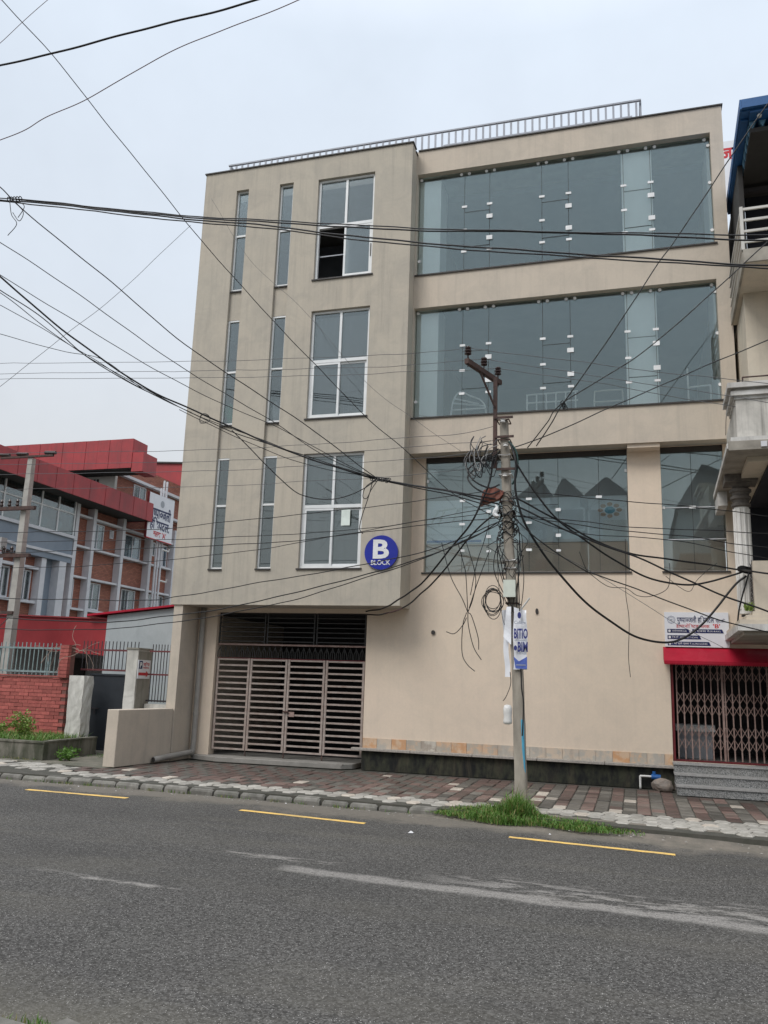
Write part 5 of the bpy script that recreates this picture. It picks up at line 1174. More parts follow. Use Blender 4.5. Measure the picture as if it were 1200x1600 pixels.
# ================================================================== OVERHEAD CABLES
def cable(label, pts, px_thick=1.4, mat='cable_black', sub=7, group='overhead cables', name='cable'):
    """pts: (pixel x, pixel y, depth in metres)"""
    P = [at(*p) if len(p) == 3 else Vector(p[:3]) for p in pts]
    d = sum(p.y for p in P)/len(P); r = px_thick*1.08*d/FPX/2
    Q = spline(P, sub+3); rk = random.Random(len(label)*7+len(pts)); ph = [rk.uniform(0, 6.28) for _ in range(4)]; L = 0.0; out = []
    for i, q in enumerate(Q):
        if i: L += (q-Q[i-1]).length
        e = min(1, i/3, (len(Q)-1-i)/3); a_ = .006*e
        out.append(q+Vector((0, .5*a_*math.sin(L*2.3+ph[2]), a_*(math.sin(L*3.1+ph[0])+.6*math.sin(L*7.3+ph[1])))))
    mb = MB(); mb.tube(out, r, 5); mb.smooth = True
    return mb.build(name, mat, None, label=label, cat='cable', group=group)
def E(p): return (p.x, p.y, p.z, 0)
cable('thick twisted grey cable crossing the top left corner of the sky', [(-60, 113, 7), (0, 103, 7), (80, 84, 7), (152, 64, 7), (248, 40, 7), (344, 16, 7), (440, -12, 7)], 4.2, 'cable_black')
cable('thin reddish cable below the twisted one in the upper left sky', [(-40, 234, 7.2), (0, 219, 7.2), (40, 203, 7.2), (72, 184, 7.2), (136, 154, 7.2), (216, 108, 7.2), (288, 72, 7.2), (352, 46, 7.2), (500, -14, 7.2)], 1.8, 'cable_red')
cable('short thin cable across the extreme top left corner', [(-30, 92, 7), (0, 68, 7), (36, 34, 7), (90, -14, 7)], 1.2, 'cable_red')
cable('long thin cable dropping steeply from the top left corner across the block', [(-10, -14, 8), (78, 82, 8.6), (136, 154, 9), (208, 244, 9.6), (306, 365, 10.3), (389, 460, 10.9), (486, 563, 11.5), (571, 650, 12), (635, 705, 12.4), (700, 765, 12.6), (780, 812, 12.65)], 1.5)
cable('upper strand of the black pair crossing the top floor windows', [(-60, 303, 10.6), (0, 309, 10.6), (100, 318, 10.8), (277, 336, 11), (455, 346, 11), (620, 355, 11), (800, 361, 11), (1140, 366.6, 11), (1260, 369, 11)], 2.2)
cable('second strand of the upper black pair on the top floor', [(21, 311, 10.75), (277, 338, 11.1), (455, 349, 11.1), (620, 359, 11.1), (897, 364, 11.1), (1140, 374, 11.1), (1260, 379, 11.1)], 2.8)
cable('upper strand of the lower black pair crossing the top floor glass', [(-60, 307, 10.65), (0, 312, 10.65), (100, 321, 10.8), (277, 341, 11), (400, 351, 11), (620, 376, 11), (860, 394, 11), (1140, 412, 11), (1260, 417, 11)], 2.9)
cable('lowest strand of the black pairs crossing the top floor glass', [(-60, 311, 10.7), (30, 317, 10.7), (277, 345, 10.95), (400, 355, 10.95), (620, 381, 10.95), (860, 399, 10.95), (1140, 416, 10.95), (1260, 421, 10.95)], 2.4)
for k, pts in enumerate(([(15, 312, 10.5), (18, 335, 10.5), (26, 350, 10.5), (12, 368, 10.5)], [(18, 312, 10.5), (36, 330, 10.5), (30, 345, 10.5), (20, 332, 10.5)], [(28, 314, 10.5), (38, 322, 10.5), (28, 340, 10.5)])):
    cable(('longest loose tail dangling from the tie at the left edge', 'closed loop hanging from the tie at the left edge', 'short right hand tail of the tie at the left edge')[k], pts, 1.5, group='dangling tails at the left tie')
mb = MB()
for k in range(5): c = at(14+k*3, 312, 10.55); mb.tube([c+Vector((.0+.02*k, .04*math.cos(t), .045*math.sin(t))) for t in [2*math.pi*j/9 for j in range(9)]], .01, 4, closed=True)
mb.build('cable_tie', 'cable_black', None, label='black tie knot holding the cable pairs at the left edge of the sky', cat='cable tie')
KN = (590, 748, 12.2)
cable('long straight cable from the left edge tie down to the knot beside the block corner', [(-40, 262, 8.2), (0, 293, 8.5), (40, 331, 8.8), (175, 442, 9.8), (304, 549, 10.7), (459, 651, 11.6), (545, 715, 12), KN], 1.9)
cable('sagging cable just under the long straight one at the left', [(-40, 356, 8.5), (0, 378, 8.8), (75, 427, 9.3), (203, 517, 10.2), (299, 584, 10.9), (421, 655, 11.5), (502, 710, 11.9), KN], 1.5)
cable('thin cable passing the second floor narrow windows to the knot', [(-40, 404, 8.8), (0, 429, 9), (64, 469, 9.4), (213, 560, 10.4), (331, 624, 11.2), (427, 664, 11.6), (520, 715, 12), KN], 1.4)
cable('thick black cable sweeping from the left edge down to the knot', [(-40, 406, 8.6), (0, 432, 8.8), (107, 523, 9.7), (213, 597, 10.5), (288, 635, 11), (384, 677, 11.5), (480, 716, 11.9), (576, 745, 12.2), (640, 757, 12.4), (775, 780, 12.55)], 3.0)
cable('thin cable joining the thick sweep above the left coil', [(-40, 420, 8.6), (0, 453, 8.9), (60, 492, 9.3), (133, 555, 9.9), (213, 603, 10.5), (288, 640, 11), (384, 682, 11.5), KN], 1.8)
cable('second thin cable riding along the thick sweep', [(-40, 440, 8.7), (0, 458, 8.9), (96, 530, 9.6), (190, 588, 10.3), (300, 645, 11.1), (400, 684, 11.6), (500, 722, 12), KN], 1.4)
cable('lowest of the fan of cables at the left edge', [(-40, 462, 8.8), (0, 477, 9), (70, 515, 9.5), (144, 560, 10), (213, 603, 10.5), (300, 645, 11)], 1.3)
cable('short cable joining the fan from the lower left sky', [(-40, 510, 8.8), (0, 522, 9), (96, 549, 9.7), (160, 561, 10.2), (230, 612, 10.6), (310, 650, 11)], 1.2)
cable('slack cable drooping across the lower big window of the block', [(362, 672, 11.4), (384, 694, 11.5), (416, 726, 11.6), (457, 765.6, 11.8), (483, 777, 11.9), (514, 781, 12), (540, 776, 12.05), (566, 764, 12.15), KN], 1.7)
cable('thin cable from the fan past the tops of the lowest windows to the knot', [(280, 640, 11), (400, 697, 11.6), (490, 728, 12), KN], 1.2)
cable('very thin pale cable crossing the left sky diagonally upward', [(-40, 634, 9), (0, 603, 9.1), (90, 533, 9.4), (180, 462, 9.8), (298, 352, 10.5)], .9, 'cable_grey')
cable('barely visible thin cable crossing the top two rows of the block', [(330, 310, 13), (392, 408, 13), (470, 480, 13), (575, 600, 13), (640, 650, 13), (720, 705, 13)], .6, 'cable_grey')
cable('upper cable from the knot to the pole', [KN, (640, 758, 12.3), (700, 768, 12.45), (780, 788, 12.6)], 2.4)
cable('lower cable from the knot to the pole', [KN, (625, 757, 12.3), (700, 773, 12.45), (785, 795, 12.6)], 1.8)
KT = empty('cable_knot', at(590, 748, 12.2), 'tangled black cable knot in the air beside the block corner', 'cable knot')
rr = random.Random(2); kc = at(592, 749, 12.2)
for k in range(8):
    c = kc+Vector((rr.uniform(-.10, .14), rr.uniform(-.03, .03), rr.uniform(-.02, .02))); rx, rz_ = rr.uniform(.03, .08), rr.uniform(.02, .045)
    mb = MB(); mb.tube([c+Vector((rx*math.cos(t), .02*math.sin(t), rz_*math.sin(t))) for t in [2*math.pi*j/12 for j in range(12)]], .007, 4, closed=True); mb.build('loop', 'cable_black', KT)
cable('hanging loop of cable left of the round blue sign', [KN, (572, 760, 12.2), (567, 775, 12.2), (573, 778, 12.2), (580, 765, 12.2), (590, 750, 12.2)], 1.3)
cable('long tail dangling from the knot to beside the round blue sign', [(583, 750, 12.2), (576, 775, 12.2), (566, 805, 12.2), (562, 825, 12.2), (567, 834, 12.2)], 1.4)
cable('small loose coil of cable on the thick sweep by the narrow windows', [E(at(319, 655, 11.1)+Vector((.09*math.cos(t), .02*math.cos(2*t), .075*math.sin(t)+.01*t/6))) for t in [j*.55 for j in range(22)]], 1.1, sub=3)
# three bare line conductors on the insulators
lab3 = ('front', 'middle', 'rear')
for i, (L, Rr) in enumerate((([(-60, 569), (0, 568), (341, 564), (560, 556), (640, 553)], [(900, 565), (1020, 580), (1140, 593), (1260, 606)]), ([(-60, 585), (0, 584), (341, 579), (560, 574), (640, 570.7)], [(900, 583), (1020, 601), (1140, 619), (1260, 638)]), ([(-60, 593), (0, 592), (341, 590), (560, 585), (640, 581)], [(900, 593), (1020, 614), (1140, 634.5), (1260, 656)]))):
    yy = INS[i].y
    cable('bare line conductor left of the pole on the %s insulator' % lab3[i], [(p[0], p[1], yy+.055*max(0, (740-p[0])/70)) for p in L]+[E(INS[i])], .9, 'cable_grey')
    cable('bare line conductor right of the pole on the %s insulator' % lab3[i], [E(INS[i])]+[(p[0], p[1], yy-.1) for p in Rr], 1.0, 'cable_grey')
# service wires from the left into the pole
PD = 12.6
lefts = [
 ('topmost thin service wire left of the pole head', [(-60, 712), (0, 709), (160, 706), (320, 703), (480, 695), (620, 685), (722, 677), (777, 665)], .9, 'cable_grey'),
 ('second thin service wire left of the pole head', [(-60, 728), (0, 726), (320, 721), (480, 712), (620, 700), (742, 691), (778, 687)], .9, 'cable_grey'),
 ('third thin service wire left of the pole head', [(-60, 744), (21, 741), (320, 736), (480, 728), (660, 716), (782, 702)], .9, 'cable_grey'),
 ('fourth thin service wire over the lowest window tops', [(-60, 767), (48, 764), (320, 760), (480, 752), (660, 741), (785, 722)], .8, 'cable_grey'),
 ('service wire crossing above the lower sashes of the lowest windows', [(-60, 834), (0, 832), (227, 828), (320, 819), (470, 803.6), (560, 794), (666, 781), (750, 769), (785, 768)], 1.2, 'cable_black'),
 ('upper of two close service wires level with the top of the round sign', [(-60, 848), (0, 847), (280, 842.5), (460, 834), (560, 827), (660, 813), (768, 793)], 1.1, 'cable_black'),
 ('middle service wire level with the top of the round sign', [(-60, 866), (0, 864), (280, 855), (470, 844), (620, 825), (780, 809)], 1.3, 'cable_black'),
 ('lower of the service wires level with the top of the round sign', [(-60, 889), (0, 887), (117, 885), (280, 873), (420, 856), (565, 830), (660, 814), (780, 800)], 1.1, 'cable_black'),
 ('service wire rising under the lowest windows past the round sign', [(-60, 935), (0, 935), (219, 938), (280, 932), (420, 908), (565, 883), (660, 862), (720, 842), (780, 815)], 1.5, 'cable_black'),
 ('upper of two service wires crossing the foot of the block', [(-60, 962), (0, 965), (160, 972), (283, 960), (375, 946), (475, 922), (567, 899.5), (660, 871), (732, 844), (777, 817)], 1.8, 'cable_black'),
 ('lower of two service wires crossing the foot of the block', [(-60, 980), (60, 984), (165, 982.7), (283, 970.7), (422, 946), (500, 925), (582, 899.5), (660, 873), (738, 839.5), (778, 820)], 1.5, 'cable_black')]
for lab, P_, t_, mt in lefts:
    cable(lab, [(p[0], p[1], PD+.0016*max(0, 780-p[0])) for p in P_], t_, mt)
cable('outer thick drop cable curving from the pole to the corner over the gate', [(572, 955.5, 16.2), (596, 951, 15.5), (620, 939, 14.6), (645, 922, 13.8), (669.5, 900, 13.2), (700, 862, 12.8), (732, 823, 12.6), (752, 785, 12.55), (765, 752, 12.55), (771, 720, 12.58), (781, 705, 12.6)], 2.8)
cable('inner thick drop cable from the pole to the corner over the gate', [(573, 960, 16.2), (599, 960, 15.5), (632, 948, 14.6), (660, 926, 13.8), (686, 900, 13.2), (735, 838, 12.7), (766, 809, 12.58), (785, 800, 12.6)], 2.5)
cable('thin reddish wire end by the corner over the gate', [(598, 960, 15.55), (615, 955, 15), (628, 951, 14.6)], 1.2, 'cable_red')
rights = [
 ('thick cable from the pole neck sagging to the white column', [(800, 700, 12.5), (804, 715, 12.45), (812, 733, 12.45), (860, 800, 12.6), (910, 842, 12.9), (960, 875, 13.2), (1010, 901, 13.6), (1065, 914, 13.9), (1110, 909, 14.1), (1162, 893, 14.2)], 2.8, 'cable_black'),
 ('thick cable from the pole running right above the sign board', [(796, 779, 12.5), (815, 782, 12.5), (876, 815.5, 12.7), (930, 845, 13), (980, 863, 13.3), (1060, 876, 13.8), (1150, 889, 14.2), (1180, 893, 13.5), (1260, 906, 13.4)], 2.6, 'cable_black'),
 ('thick cable hanging in the deepest sag across the wall to the white column', [(797, 692, 12.5), (806, 720, 12.45), (805, 760, 12.45), (812, 795, 12.5), (822, 822, 12.55), (840, 852, 12.7), (870, 892, 12.9), (920, 945, 13.2), (960, 975, 13.5), (995, 996, 13.7), (1032, 1003, 13.9), (1062, 999, 14), (1090, 982, 14.1), (1120, 950, 14.15), (1150, 913, 14.2), (1166, 900, 14.2)], 3.3, 'cable_black'),
 ('cable sloping from the pole past the sign board to the lower right edge', [(806, 812, 12.5), (840, 843, 12.5), (910, 889, 12.6), (939, 900, 12.7), (1089, 956, 13), (1155, 977, 13.2), (1200, 988, 13.3), (1260, 1000, 13.3)], 1.7, 'cable_black'),
 ('thick cable sloping over the narrow first floor glass to the right edge', [(806, 790, 12.5), (862, 818, 12.6), (930, 847, 12.8), (990, 869, 13), (1060, 900, 13.2), (1130, 930, 13.3), (1200, 956, 13.3), (1260, 978, 13.3)], 2.6, 'cable_black'),
 ('uppermost thin wire right of the pole across the first floor glass', [(800, 767, 12.6), (900, 776, 12.8), (1034, 788, 13), (1145, 799, 13.2), (1200, 806, 13.2), (1260, 812, 13.2)], 1.3, 'cable_black'),
 ('second thin wire right of the pole across the first floor glass', [(800, 805, 12.6), (890, 813, 12.8), (987, 823, 13), (1160, 831.7, 13.2), (1260, 836, 13.2)], 1.3, 'cable_black'),
 ('third thin wire right of the pole across the first floor glass', [(800, 806, 12.6), (890, 818, 12.8), (987, 831, 13), (1090, 840, 13.1), (1160, 851, 13.2), (1260, 862, 13.2)], 1.3, 'cable_black'),
 ('fourth thin wire right of the pole across the first floor glass', [(802, 797, 12.6), (831, 811, 12.6), (909, 833, 12.8), (1039, 843, 13), (1100, 852, 13.1), (1151, 864, 13.2), (1260, 884, 13.2)], 1.2, 'cable_black'),
 ('fine wire slanting from the pole to the sign board corner', [(810, 845, 12.6), (900, 880, 12.8), (977, 925, 13.2), (1040, 965, 13.8), (1130, 1012, 15)], .7, 'cable_grey'),
 ('single line rising from the pole neck to the right edge', [(800, 700, 12.6), (822, 692, 12.6), (876, 672, 12.6), (1000, 616, 12.7), (1140, 556.5, 12.9), (1200, 531, 13), (1260, 504, 13)], 1.7, 'cable_black'),
 ('line rising steeply from the small knot to the blue roof', [(838, 697, 12.6), (862, 660, 12.5), (880, 630, 12.5), (940, 546, 12.4), (1023, 420, 12.3), (1056, 374, 12.3), (1130, 263, 12.2), (1200, 161, 12.1), (1240, 100, 12.1)], 1.8, 'cable_black'),
 ('line rising from the small knot to the top balcony', [(824, 700, 12.6), (855, 660, 12.5), (880, 630, 12.5), (990, 560, 12.4), (1060, 505, 12.4), (1139, 433, 12.3), (1200, 377, 12.3), (1250, 330, 12.3)], 1.7, 'cable_black'),
 ('hairline wire hanging down right of the big glass bay', [(977, 842, 13), (978, 900, 13), (978, 930, 13), (983, 969, 13), (982, 1024, 13), (985, 1058, 13)], .9, 'cable_black'),
 ('slack curl of thin wire below the right end of the glass bay', [(905, 862, 12.8), (915, 888, 12.8), (927, 900, 12.9), (951, 916, 13), (978, 919, 13), (996, 930, 13), (1018, 931, 13.1), (1042, 921, 13.2), (1047, 900, 13.2), (1046, 880, 13.2)], 1.0, 'cable_black'),
 ('thin wire from the slack curl to under the narrow glass', [(1040, 900, 13.2), (1060, 916, 13.2), (1078, 923, 13.3), (1090, 905, 13.4), (1120, 880, 13.6)], .8, 'cable_black'),
 ('pair of cables bundled down the right side of the pole neck', [(795, 690, 12.5), (806, 705, 12.48), (809, 722, 12.46), (806, 745, 12.46), (800, 757, 12.48)], 3.0, 'cable_green'),
 ('cable dropping along the right side of the white column', [(1170, 895, 14.1), (1160, 930, 14.1), (1154, 958, 14.1), (1152, 985, 14.1)], 2.2, 'cable_black'),
 ('wire hanging from the band to the middle balcony', [(1141, 622, 15.6), (1135, 650, 15.6), (1134, 680, 15.6)], .9, 'cable_black')]
for lab, P_, t_, mt in rights: cable(lab, P_, t_, mt)
mb = MB()
for k in range(6): c = at(1160+k*2.4, 889+k*.6, 14.15); mb.tube([c+Vector((.05*math.cos(t)*1.4, 0, .045*math.sin(t))) for t in [2*math.pi*j/10 for j in range(10)]], .014, 5, closed=True)
mb.build('cable_clamp', 'cable_black', None, label='black bunch of cables tied around the white column', cat='cable tie')
mb = MB()
for k in range(4): c = at(879+k*1.5, 629+k*3, 12.5); mb.tube([c+Vector((.03*math.cos(t), 0, .03*math.sin(t))) for t in [2*math.pi*j/8 for j in range(8)]], .008, 4, closed=True)
mb.build('small_knot', 'cable_black', None, label='small knot where two lines cross right of the pole head', cat='cable knot')
# dangling bunch left of the pole
dang = [[(690, 848), (704, 900), (722, 935), (731, 957)], [(716, 850), (724, 880), (728, 900), (731, 957)], [(728, 845), (743, 900), (739, 935), (731, 957)], [(731, 957), (732, 978), (740, 1011), (752, 1031)], [(731, 957), (737, 963), (747, 996), (748, 1015)], [(729, 957), (723, 978), (722, 1020), (730, 1038), (742, 1049)], [(729, 965), (723, 977), (710, 990), (697, 987)], [(764, 820), (755, 850), (745, 880), (735, 930)], [(765, 860), (748, 905), (733, 950)]]
DG = empty('dangling_wires', at(731, 1049, 12.5), 'bunch of thin wires dangling left of the pole below the glass bay', 'cable')
for P_ in dang: mb = MB(); mb.tube(spline([at(a, b_, 12.5) for a, b_ in P_], 6), .0062, 4); mb.build('wire', 'cable_black', DG)
# tangle round the shaft
TG = empty('cable_tangle', (-1.85, 12.55, 3.6), 'thick tangle of black cables wound round the middle of the pole', 'cable tangle')
rr = random.Random(21)
for k in range(20):                                                   # windings
    z = rr.choice((4.15, 4.3, 4.45, 4.6, 3.95, 4.05))+rr.uniform(-.09, .09); c = pc(z); r_ = rr.uniform(.115, .16)
    tl = rr.uniform(-.35, .35); mb = MB(); mb.tube([(c.x+r_*math.cos(t)*.92*(1+.18*math.sin(2*t+k*1.7)), c.y+r_*math.sin(t), z+tl*r_*math.cos(t)+.045*math.sin(3*t+k)+.02*math.sin(5*t+2*k)) for t in [2*math.pi*j/14 for j in range(14)]], rr.choice((.005, .007, .009, .014)), 4, closed=True); mb.build('winding', 'cable_black', TG)
for k in range(14):                                                   # loose loops hanging beside the shaft
    z = rr.uniform(3.75, 4.35); c = pc(z); s_ = rr.choice((-1, 1, 1)); x1 = c.x+s_*rr.uniform(.06, .32); zl = z-rr.uniform(.35, 1.35)
    c2 = pc(max(zl, 2.7)); P_ = [(c.x+s_*.07, c.y-.12, z), (x1, c.y-.16+rr.uniform(-.05, .05), z-rr.uniform(.05, .2)), (x1+rr.uniform(-.08, .08), c.y-.16, (z+zl)/2), (c2.x+s_*rr.uniform(-.02, .16), c2.y-.13, zl+.05), (c2.x+s_*.05, c2.y-.12, zl-.08)]
    mb = MB(); mb.tube(spline(P_, 6), rr.uniform(.0045, .008), 4); mb.build('loop', 'cable_black', TG)
TG2 = empty('pigtail_wires', (-2.2, 12.55, 4.9), 'grey and white wire pigtails looped at the left of the pole head', 'cable tangle')
for k in range(16):
    x = rr.uniform(-2.42, -2.08); z = rr.uniform(5.25, 5.62); w_ = rr.uniform(.05, .22); h_ = rr.uniform(.15, .5)
    P_ = [(x, 12.5, z), (x-w_*.4, 12.46, z-h_*.4), (x-w_*.1, 12.46, z-h_*.8), (x+w_*.6, 12.47, z-h_), (x+w_, 12.5, z-h_*.5), (min(x+w_*1.5+.1, -1.95), 12.56, z-h_*.3)]
    mb = MB(); mb.tube(spline(P_, 6), rr.uniform(.005, .009), 4); mb.build('loop', rr.choice(('cable_grey', 'cable_black', 'cable_black', 'zinc')), TG2)
for z0_, sp in ((5.05, .22), (4.95, .3)):
    mb = MB(); mb.tube(spline([(-2.3, 12.5, z0_+.12), (-2.42, 12.48, z0_-.02), (-2.3, 12.46, z0_-.2), (-2.08, 12.5, z0_-.3), (-1.93, 12.56, z0_-.24)], 6), .014, 5); mb.build('loop', 'cable_black', TG2)
cable('thin wire tail hanging on the left of the pole above the bottle', [(797, 1050, 12.55), (798, 1068, 12.55), (792, 1085, 12.5), (786, 1095, 12.5)], 1.1)
cable('black cable running down the right side of the pole below the banner', [(814, 1045, 12.55), (815, 1075, 12.55), (818, 1100, 12.55), (816, 1150, 12.55)], 1.8)
cable('dark cable down the right side of the pole beside the junction box', [(808, 850, 12.55), (810, 900, 12.53), (811, 930, 12.53), (812, 955, 12.5)], 1.6)

# ================================================================== SMALL THINGS ON THE PAVEMENT
mb = MB(); mb.tube(spline([(.07, 16.22, 0), (.07, 16.22, .17), (.075, 16.22, .215), (.12, 16.22, .22), (.30, 16.22, .22)], 5), .02, 10); mb.smooth = True
TP = mb.build('water_pipe', 'pvc_white', None, label='white bent water pipe with blue valve by the plinth', cat='pipe')
mb = MB(); mb.cyl((.26, 16.22, .22), (.42, 16.22, .215), .045, 10); mb.cyl((.31, 16.22, .25), (.31, 16.22, .31), .03, 10); mb.build('valve', 'pipe_blue', TP)
bmk = bmesh.new(); bmesh.ops.create_icosphere(bmk, subdivisions=3, radius=1)
mb = MB(); 
from mathutils import noise as mn
for v in bmk.verts:
    q = v.co.copy(); k = 1+.22*mn.noise(q*1.3)+.08*mn.noise(q*4); mb.v.append(Vector((.45+q.x*.19*k, 16.03+q.y*.13*k, .095+q.z*.125*k)))
mb.f = [tuple(v.index for v in f.verts) for f in bmk.faces]; mb.mi = [0]*len(mb.f); bmk.free()
mb.v = [Vector((p.x, p.y, max(p.z, 0))) for p in mb.v]
mb.build('rock', 'stone', None, label='brown rock lying by the granite steps', cat='rock')
bx('loose_plank', 'sill_concrete', None, -5.95, -5.45, 15.75, 15.85, .107, .13, label='loose pale plank on the slab at the right end of the slatted gate', cat='plank')
def blades(mb, x, y, z, h, rr, mi=0, w=.006, lean=.5):
    a = rr.uniform(0, 6.283); l = rr.uniform(.1, lean)*h; d = Vector((math.cos(a), math.sin(a), 0)); s_ = Vector((-d.y, d.x, 0))*w; p = Vector((x, y, z))
    m1 = p+d*l*.35+Vector((0, 0, h*.6)); m2 = p+d*l+Vector((0, 0, h*rr.uniform(.75, 1)))
    mb.add([p-s_, p+s_, m1+s_*.8, m1-s_*.8, m2], [(0, 1, 2, 3), (3, 2, 4)], mi)
# grass at the foot of the pole
rr = random.Random(31); mb = MB()
def gpatch(mb, cx, rx, dens, hmax, offs, ry):
    for k in range(dens):
        u = rr.gauss(0, .42); 
        if abs(u) > 1: continue
        x = cx+u*rx; y = kerbY(x)+offs+rr.uniform(-ry, ry)*(1-.55*abs(u)); h = hmax*(1-.7*abs(u))*rr.uniform(.35, 1.05)
        blades(mb, x, y, -.10+.09*max(0, min(1, (y-kerbY(x)+.35)/.7)), h*(1.6 if rr.random() < .06 else 1), rr, 0 if rr.random() < .8 else 1, rr.uniform(.003, .008), 1.2)
gpatch(mb, -1.8, .95, 3800, .15, .05, .36); gpatch(mb, -1.6, .32, 1300, .33, .22, .26); gpatch(mb, -.75, .85, 2300, .08, -.04, .20); gpatch(mb, -2.5, .4, 600, .06, -.02, .12)
mb.build('grass_tuft', ['grass_blade', 'dry_blade'], None, label='long green grass growing at the foot of the utility pole', cat='grass', kind='stuff')
mb = MB()
for k in range(60):
    x = rr.uniform(-15, -2.8); n_ = rr.randrange(4, 16) 
    for q in range(n_): blades(mb, x+rr.gauss(0, .05), kerbY(x)-.01+rr.gauss(0, .015), -.12, rr.uniform(.02, .07), rr, 0 if rr.random() < .6 else 1, .004)
for k in range(50):
    for q in range(8): x = rr.uniform(-17, -11.2); blades(mb, x, 14.17+rr.gauss(0, .02), -.01, rr.uniform(.03, .09), rr, 0 if rr.random() < .5 else 1, .006)
for k in range(500): blades(mb, rr.uniform(-11.5, -9.7), 15.95+rr.gauss(0, .12)-abs(rr.gauss(0, .25)), .0, rr.uniform(.01, .04), rr, 0, .005)
for k in range(260): x = -2.95+rr.gauss(0, .13); blades(mb, x, nearY(x)+.03+rr.gauss(0, .03), -.12, rr.uniform(.02, .10), rr, 0 if rr.random() < .7 else 1, .004)
for k in range(70): x = -2.75+rr.gauss(0, .1); blades(mb, x, nearY(x)-.2+rr.gauss(0, .03), -.03, rr.uniform(.02, .05), rr, 0, .004)
mb.build('kerb_weeds', ['grass_blade', 'dry_blade'], None, label='sparse small weeds along the kerbs', cat='weeds', kind='stuff')
# planter weeds
mb = MB()
for k in range(9000):
    x = rr.uniform(-17.8, -11.3); y = rr.uniform(14.36, 15.85); blades(mb, x, y, .27, rr.uniform(.05, .24), rr, 0 if rr.random() < .85 else 1, .008, 1.1)
mb.build('planter_grass', ['grass_blade', 'dry_blade'], None, label='low weeds and grass filling the concrete planter', cat='grass', kind='stuff')
def bush(name, c, R_, H_, n_, label, seed, mat='weed_leaf', lw=.035):
    rr = random.Random(seed); root = empty(name, c, label, 'plant'); c = Vector(c)
    st = MB(); lf = MB()
    for s_ in range(7):
        a = rr.uniform(0, 6.28); tip = c+Vector((math.cos(a)*R_*rr.uniform(.3, 1), math.sin(a)*R_*rr.uniform(.3, 1), H_*rr.uniform(.55, 1)))
        P_ = spline([c, c.lerp(tip, .5)+Vector((rr.uniform(-.05, .05), rr.uniform(-.05, .05), .05)), tip], 4); st.tube(P_, .006, 4, r2=.003)
        for q in range(n_//7):
            t = rr.uniform(.25, 1); p = P_[min(len(P_)-1, int(t*(len(P_)-1)))]+Vector((rr.gauss(0, .06), rr.gauss(0, .06), rr.gauss(0, .05)))
            d = Vector((rr.uniform(-1, 1), rr.uniform(-1, 1), rr.uniform(-.3, .9))).normalized(); s2 = d.orthogonal().normalized(); s2 = Quaternion(d, rr.uniform(0, 6.28)) @ s2
            L = lw*rr.uniform(1.2, 2.4); w_ = lw*rr.uniform(.4, .7); nn = d.cross(s2)*.15*L
            lf.add([p, p+d*L*.5+s2*w_, p+d*L-nn, p+d*L*.5-s2*w_, p+d*L*.5+nn*.6], [(0, 1, 4), (1, 2, 4), (2, 3, 4), (3, 0, 4)])
    st.build('stem', 'bark', root); lf.build('foliage', mat, root)
bush('weedy_bush', (-12.9, 14.75, .27), .5, .52, 900, 'broad leafy bush at the left in the concrete planter', 1)
bush('weedy_bush', (-12.25, 14.95, .27), .26, .60, 520, 'taller leafy bush in the concrete planter nearer the brick pier', 2)
bush('weedy_bush', (-14.0, 15.1, .27), .4, .4, 420, 'leafy bush in the concrete planter beyond the left edge', 3)
bush('creeping_weed', (-10.75, 14.45, 0), .20, .15, 150, 'small bright green weed at the corner of the planter', 4, 'grass_blade', .045)
bush('creeping_weed', (-11.15, 15.2, 0), .2, .12, 70, 'low weed between the planter and the flaking post', 6, 'grass_blade', .04)
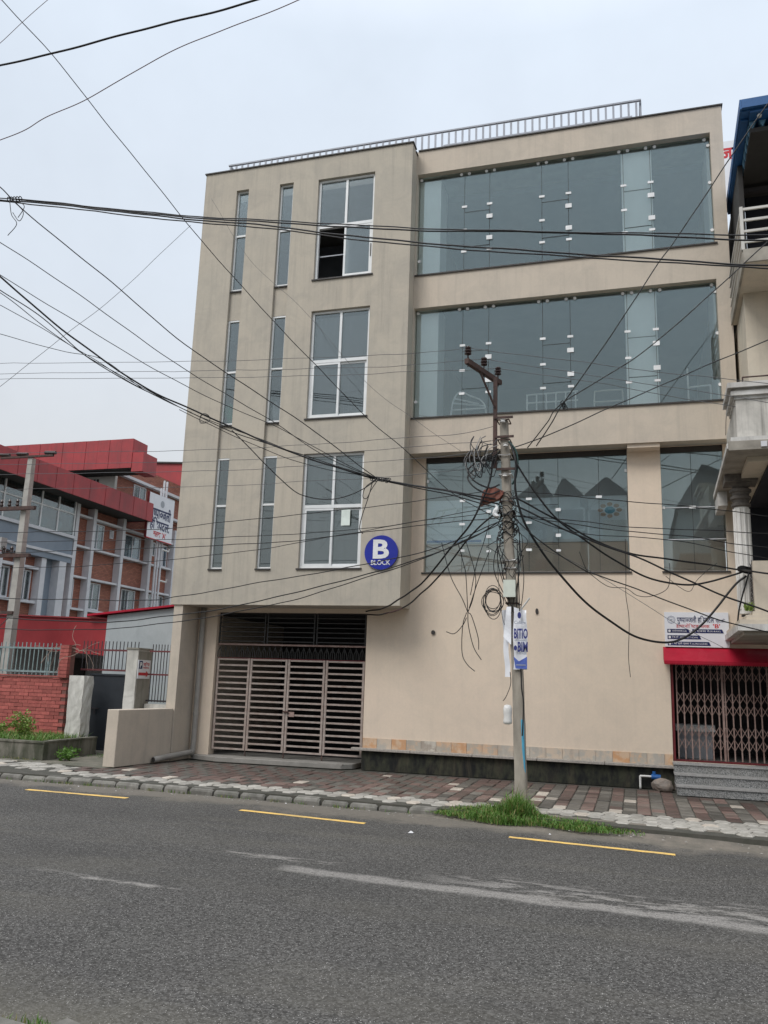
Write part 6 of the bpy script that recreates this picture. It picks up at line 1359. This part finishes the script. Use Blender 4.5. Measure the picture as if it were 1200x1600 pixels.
# pebbles and litter in the gutter
rr = random.Random(12); mb = MB()
for k in range(300):
    x = rr.uniform(-12, 6); y = kerbY(x)-abs(rr.gauss(0, .16))-.02 if x < -1 or rr.random() < .3 else kerbY(x)+rr.uniform(-.35, .35)
    z = -.12+(.0 if y < kerbY(x)-.3 else .04 if x > -1 else 0); r_ = rr.uniform(.006, .022); c = Vector((x, y, z+r_*.3))
    mb.add([c+Vector((r_, 0, 0)), c+Vector((0, r_*.8, 0)), c+Vector((-r_, 0, 0)), c+Vector((0, -r_*.8, 0)), c+Vector((0, 0, r_*.7))], [(0, 1, 4), (1, 2, 4), (2, 3, 4), (3, 0, 4)], 0 if rr.random() < .93 else 1)
for k in range(160):
    x = rr.uniform(-6, 5); y = rr.uniform(nearY(x)+.3, 11); r_ = rr.uniform(.003, .009); c = Vector((x, y, -.12+r_*.3))
    mb.add([c+Vector((r_, 0, 0)), c+Vector((0, r_*.8, 0)), c+Vector((-r_, 0, 0)), c+Vector((0, -r_*.8, 0)), c+Vector((0, 0, r_*.7))], [(0, 1, 4), (1, 2, 4), (2, 3, 4), (3, 0, 4)], 0)
mb.build('gravel', ['pebble', 'litter_white'], None, label='pebbles and grit scattered along the gutter', cat='gravel', kind='stuff')
for (x, y, s_, lab) in ((-2.72, 10.6, .035, 'flat white scrap on the road left of the pole'),):
    mb = MB(); mb.add([(x-s_, y-s_*.5, -.112), (x+s_, y-s_*.4, -.11), (x+s_*.8, y+s_*.6, -.105), (x-s_*.7, y+s_*.5, -.11), (x, y, -.085)], [(0, 1, 4), (1, 2, 4), (2, 3, 4), (3, 0, 4)]); mb.build('paper_scrap', 'litter_white', None, label=lab, cat='litter')

# ================================================================== ACROSS THE STREET (seen only as reflections)
for i, (x0, x1, pk, H_, rh, lab) in enumerate(((-5.65, -3.75, -4.41, 11.45, .85, 'leftmost of three dark peaks across the street'), (-3.73, -2.22, -3.19, 11.45, .92, 'middle of three dark peaks across the street'), (-2.2, .1, -1.05, 11.4, .95, 'rightmost of three dark peaks across the street'), (2.2, 8.5, 3.6, 10.6, 2.2, 'tall house opposite the narrow glass'), (-30, -7.5, -18, 6.5, 1.2, 'low wide house across the street far left'))):
    H = empty('gabled_house', ((x0+x1)/2, -10, 0), lab, 'house', group='houses across the street')
    bx('wall', 'opposite_wall', H, x0+.2, x1-.2, -18, -10, H_-2.2, H_); bx('lower_wall', 'opposite_brown', H, x0+.2, x1-.2, -18, -10, 0, H_-2.202)
    mb = MB(); mb.prism([(x0, -9.6, H_), (x1, -9.6, H_), (pk+.08, -9.6, H_+rh), (pk-.08, -9.6, H_+rh)], (0, -8.6, 0)); mb.build('roof', 'tile_roof_dark', H)
    for k in range(2): 
        xm = x0+(x1-x0)*(.3+.4*k); w = bx('window', 'pale_trim', H, xm-.5, xm+.5, -9.99, -9.95, H_-1.8, H_-.6); bx('pane', 'dark_ceiling', w, xm-.42, xm+.42, -9.949, -9.94, H_-1.72, H_-.68)
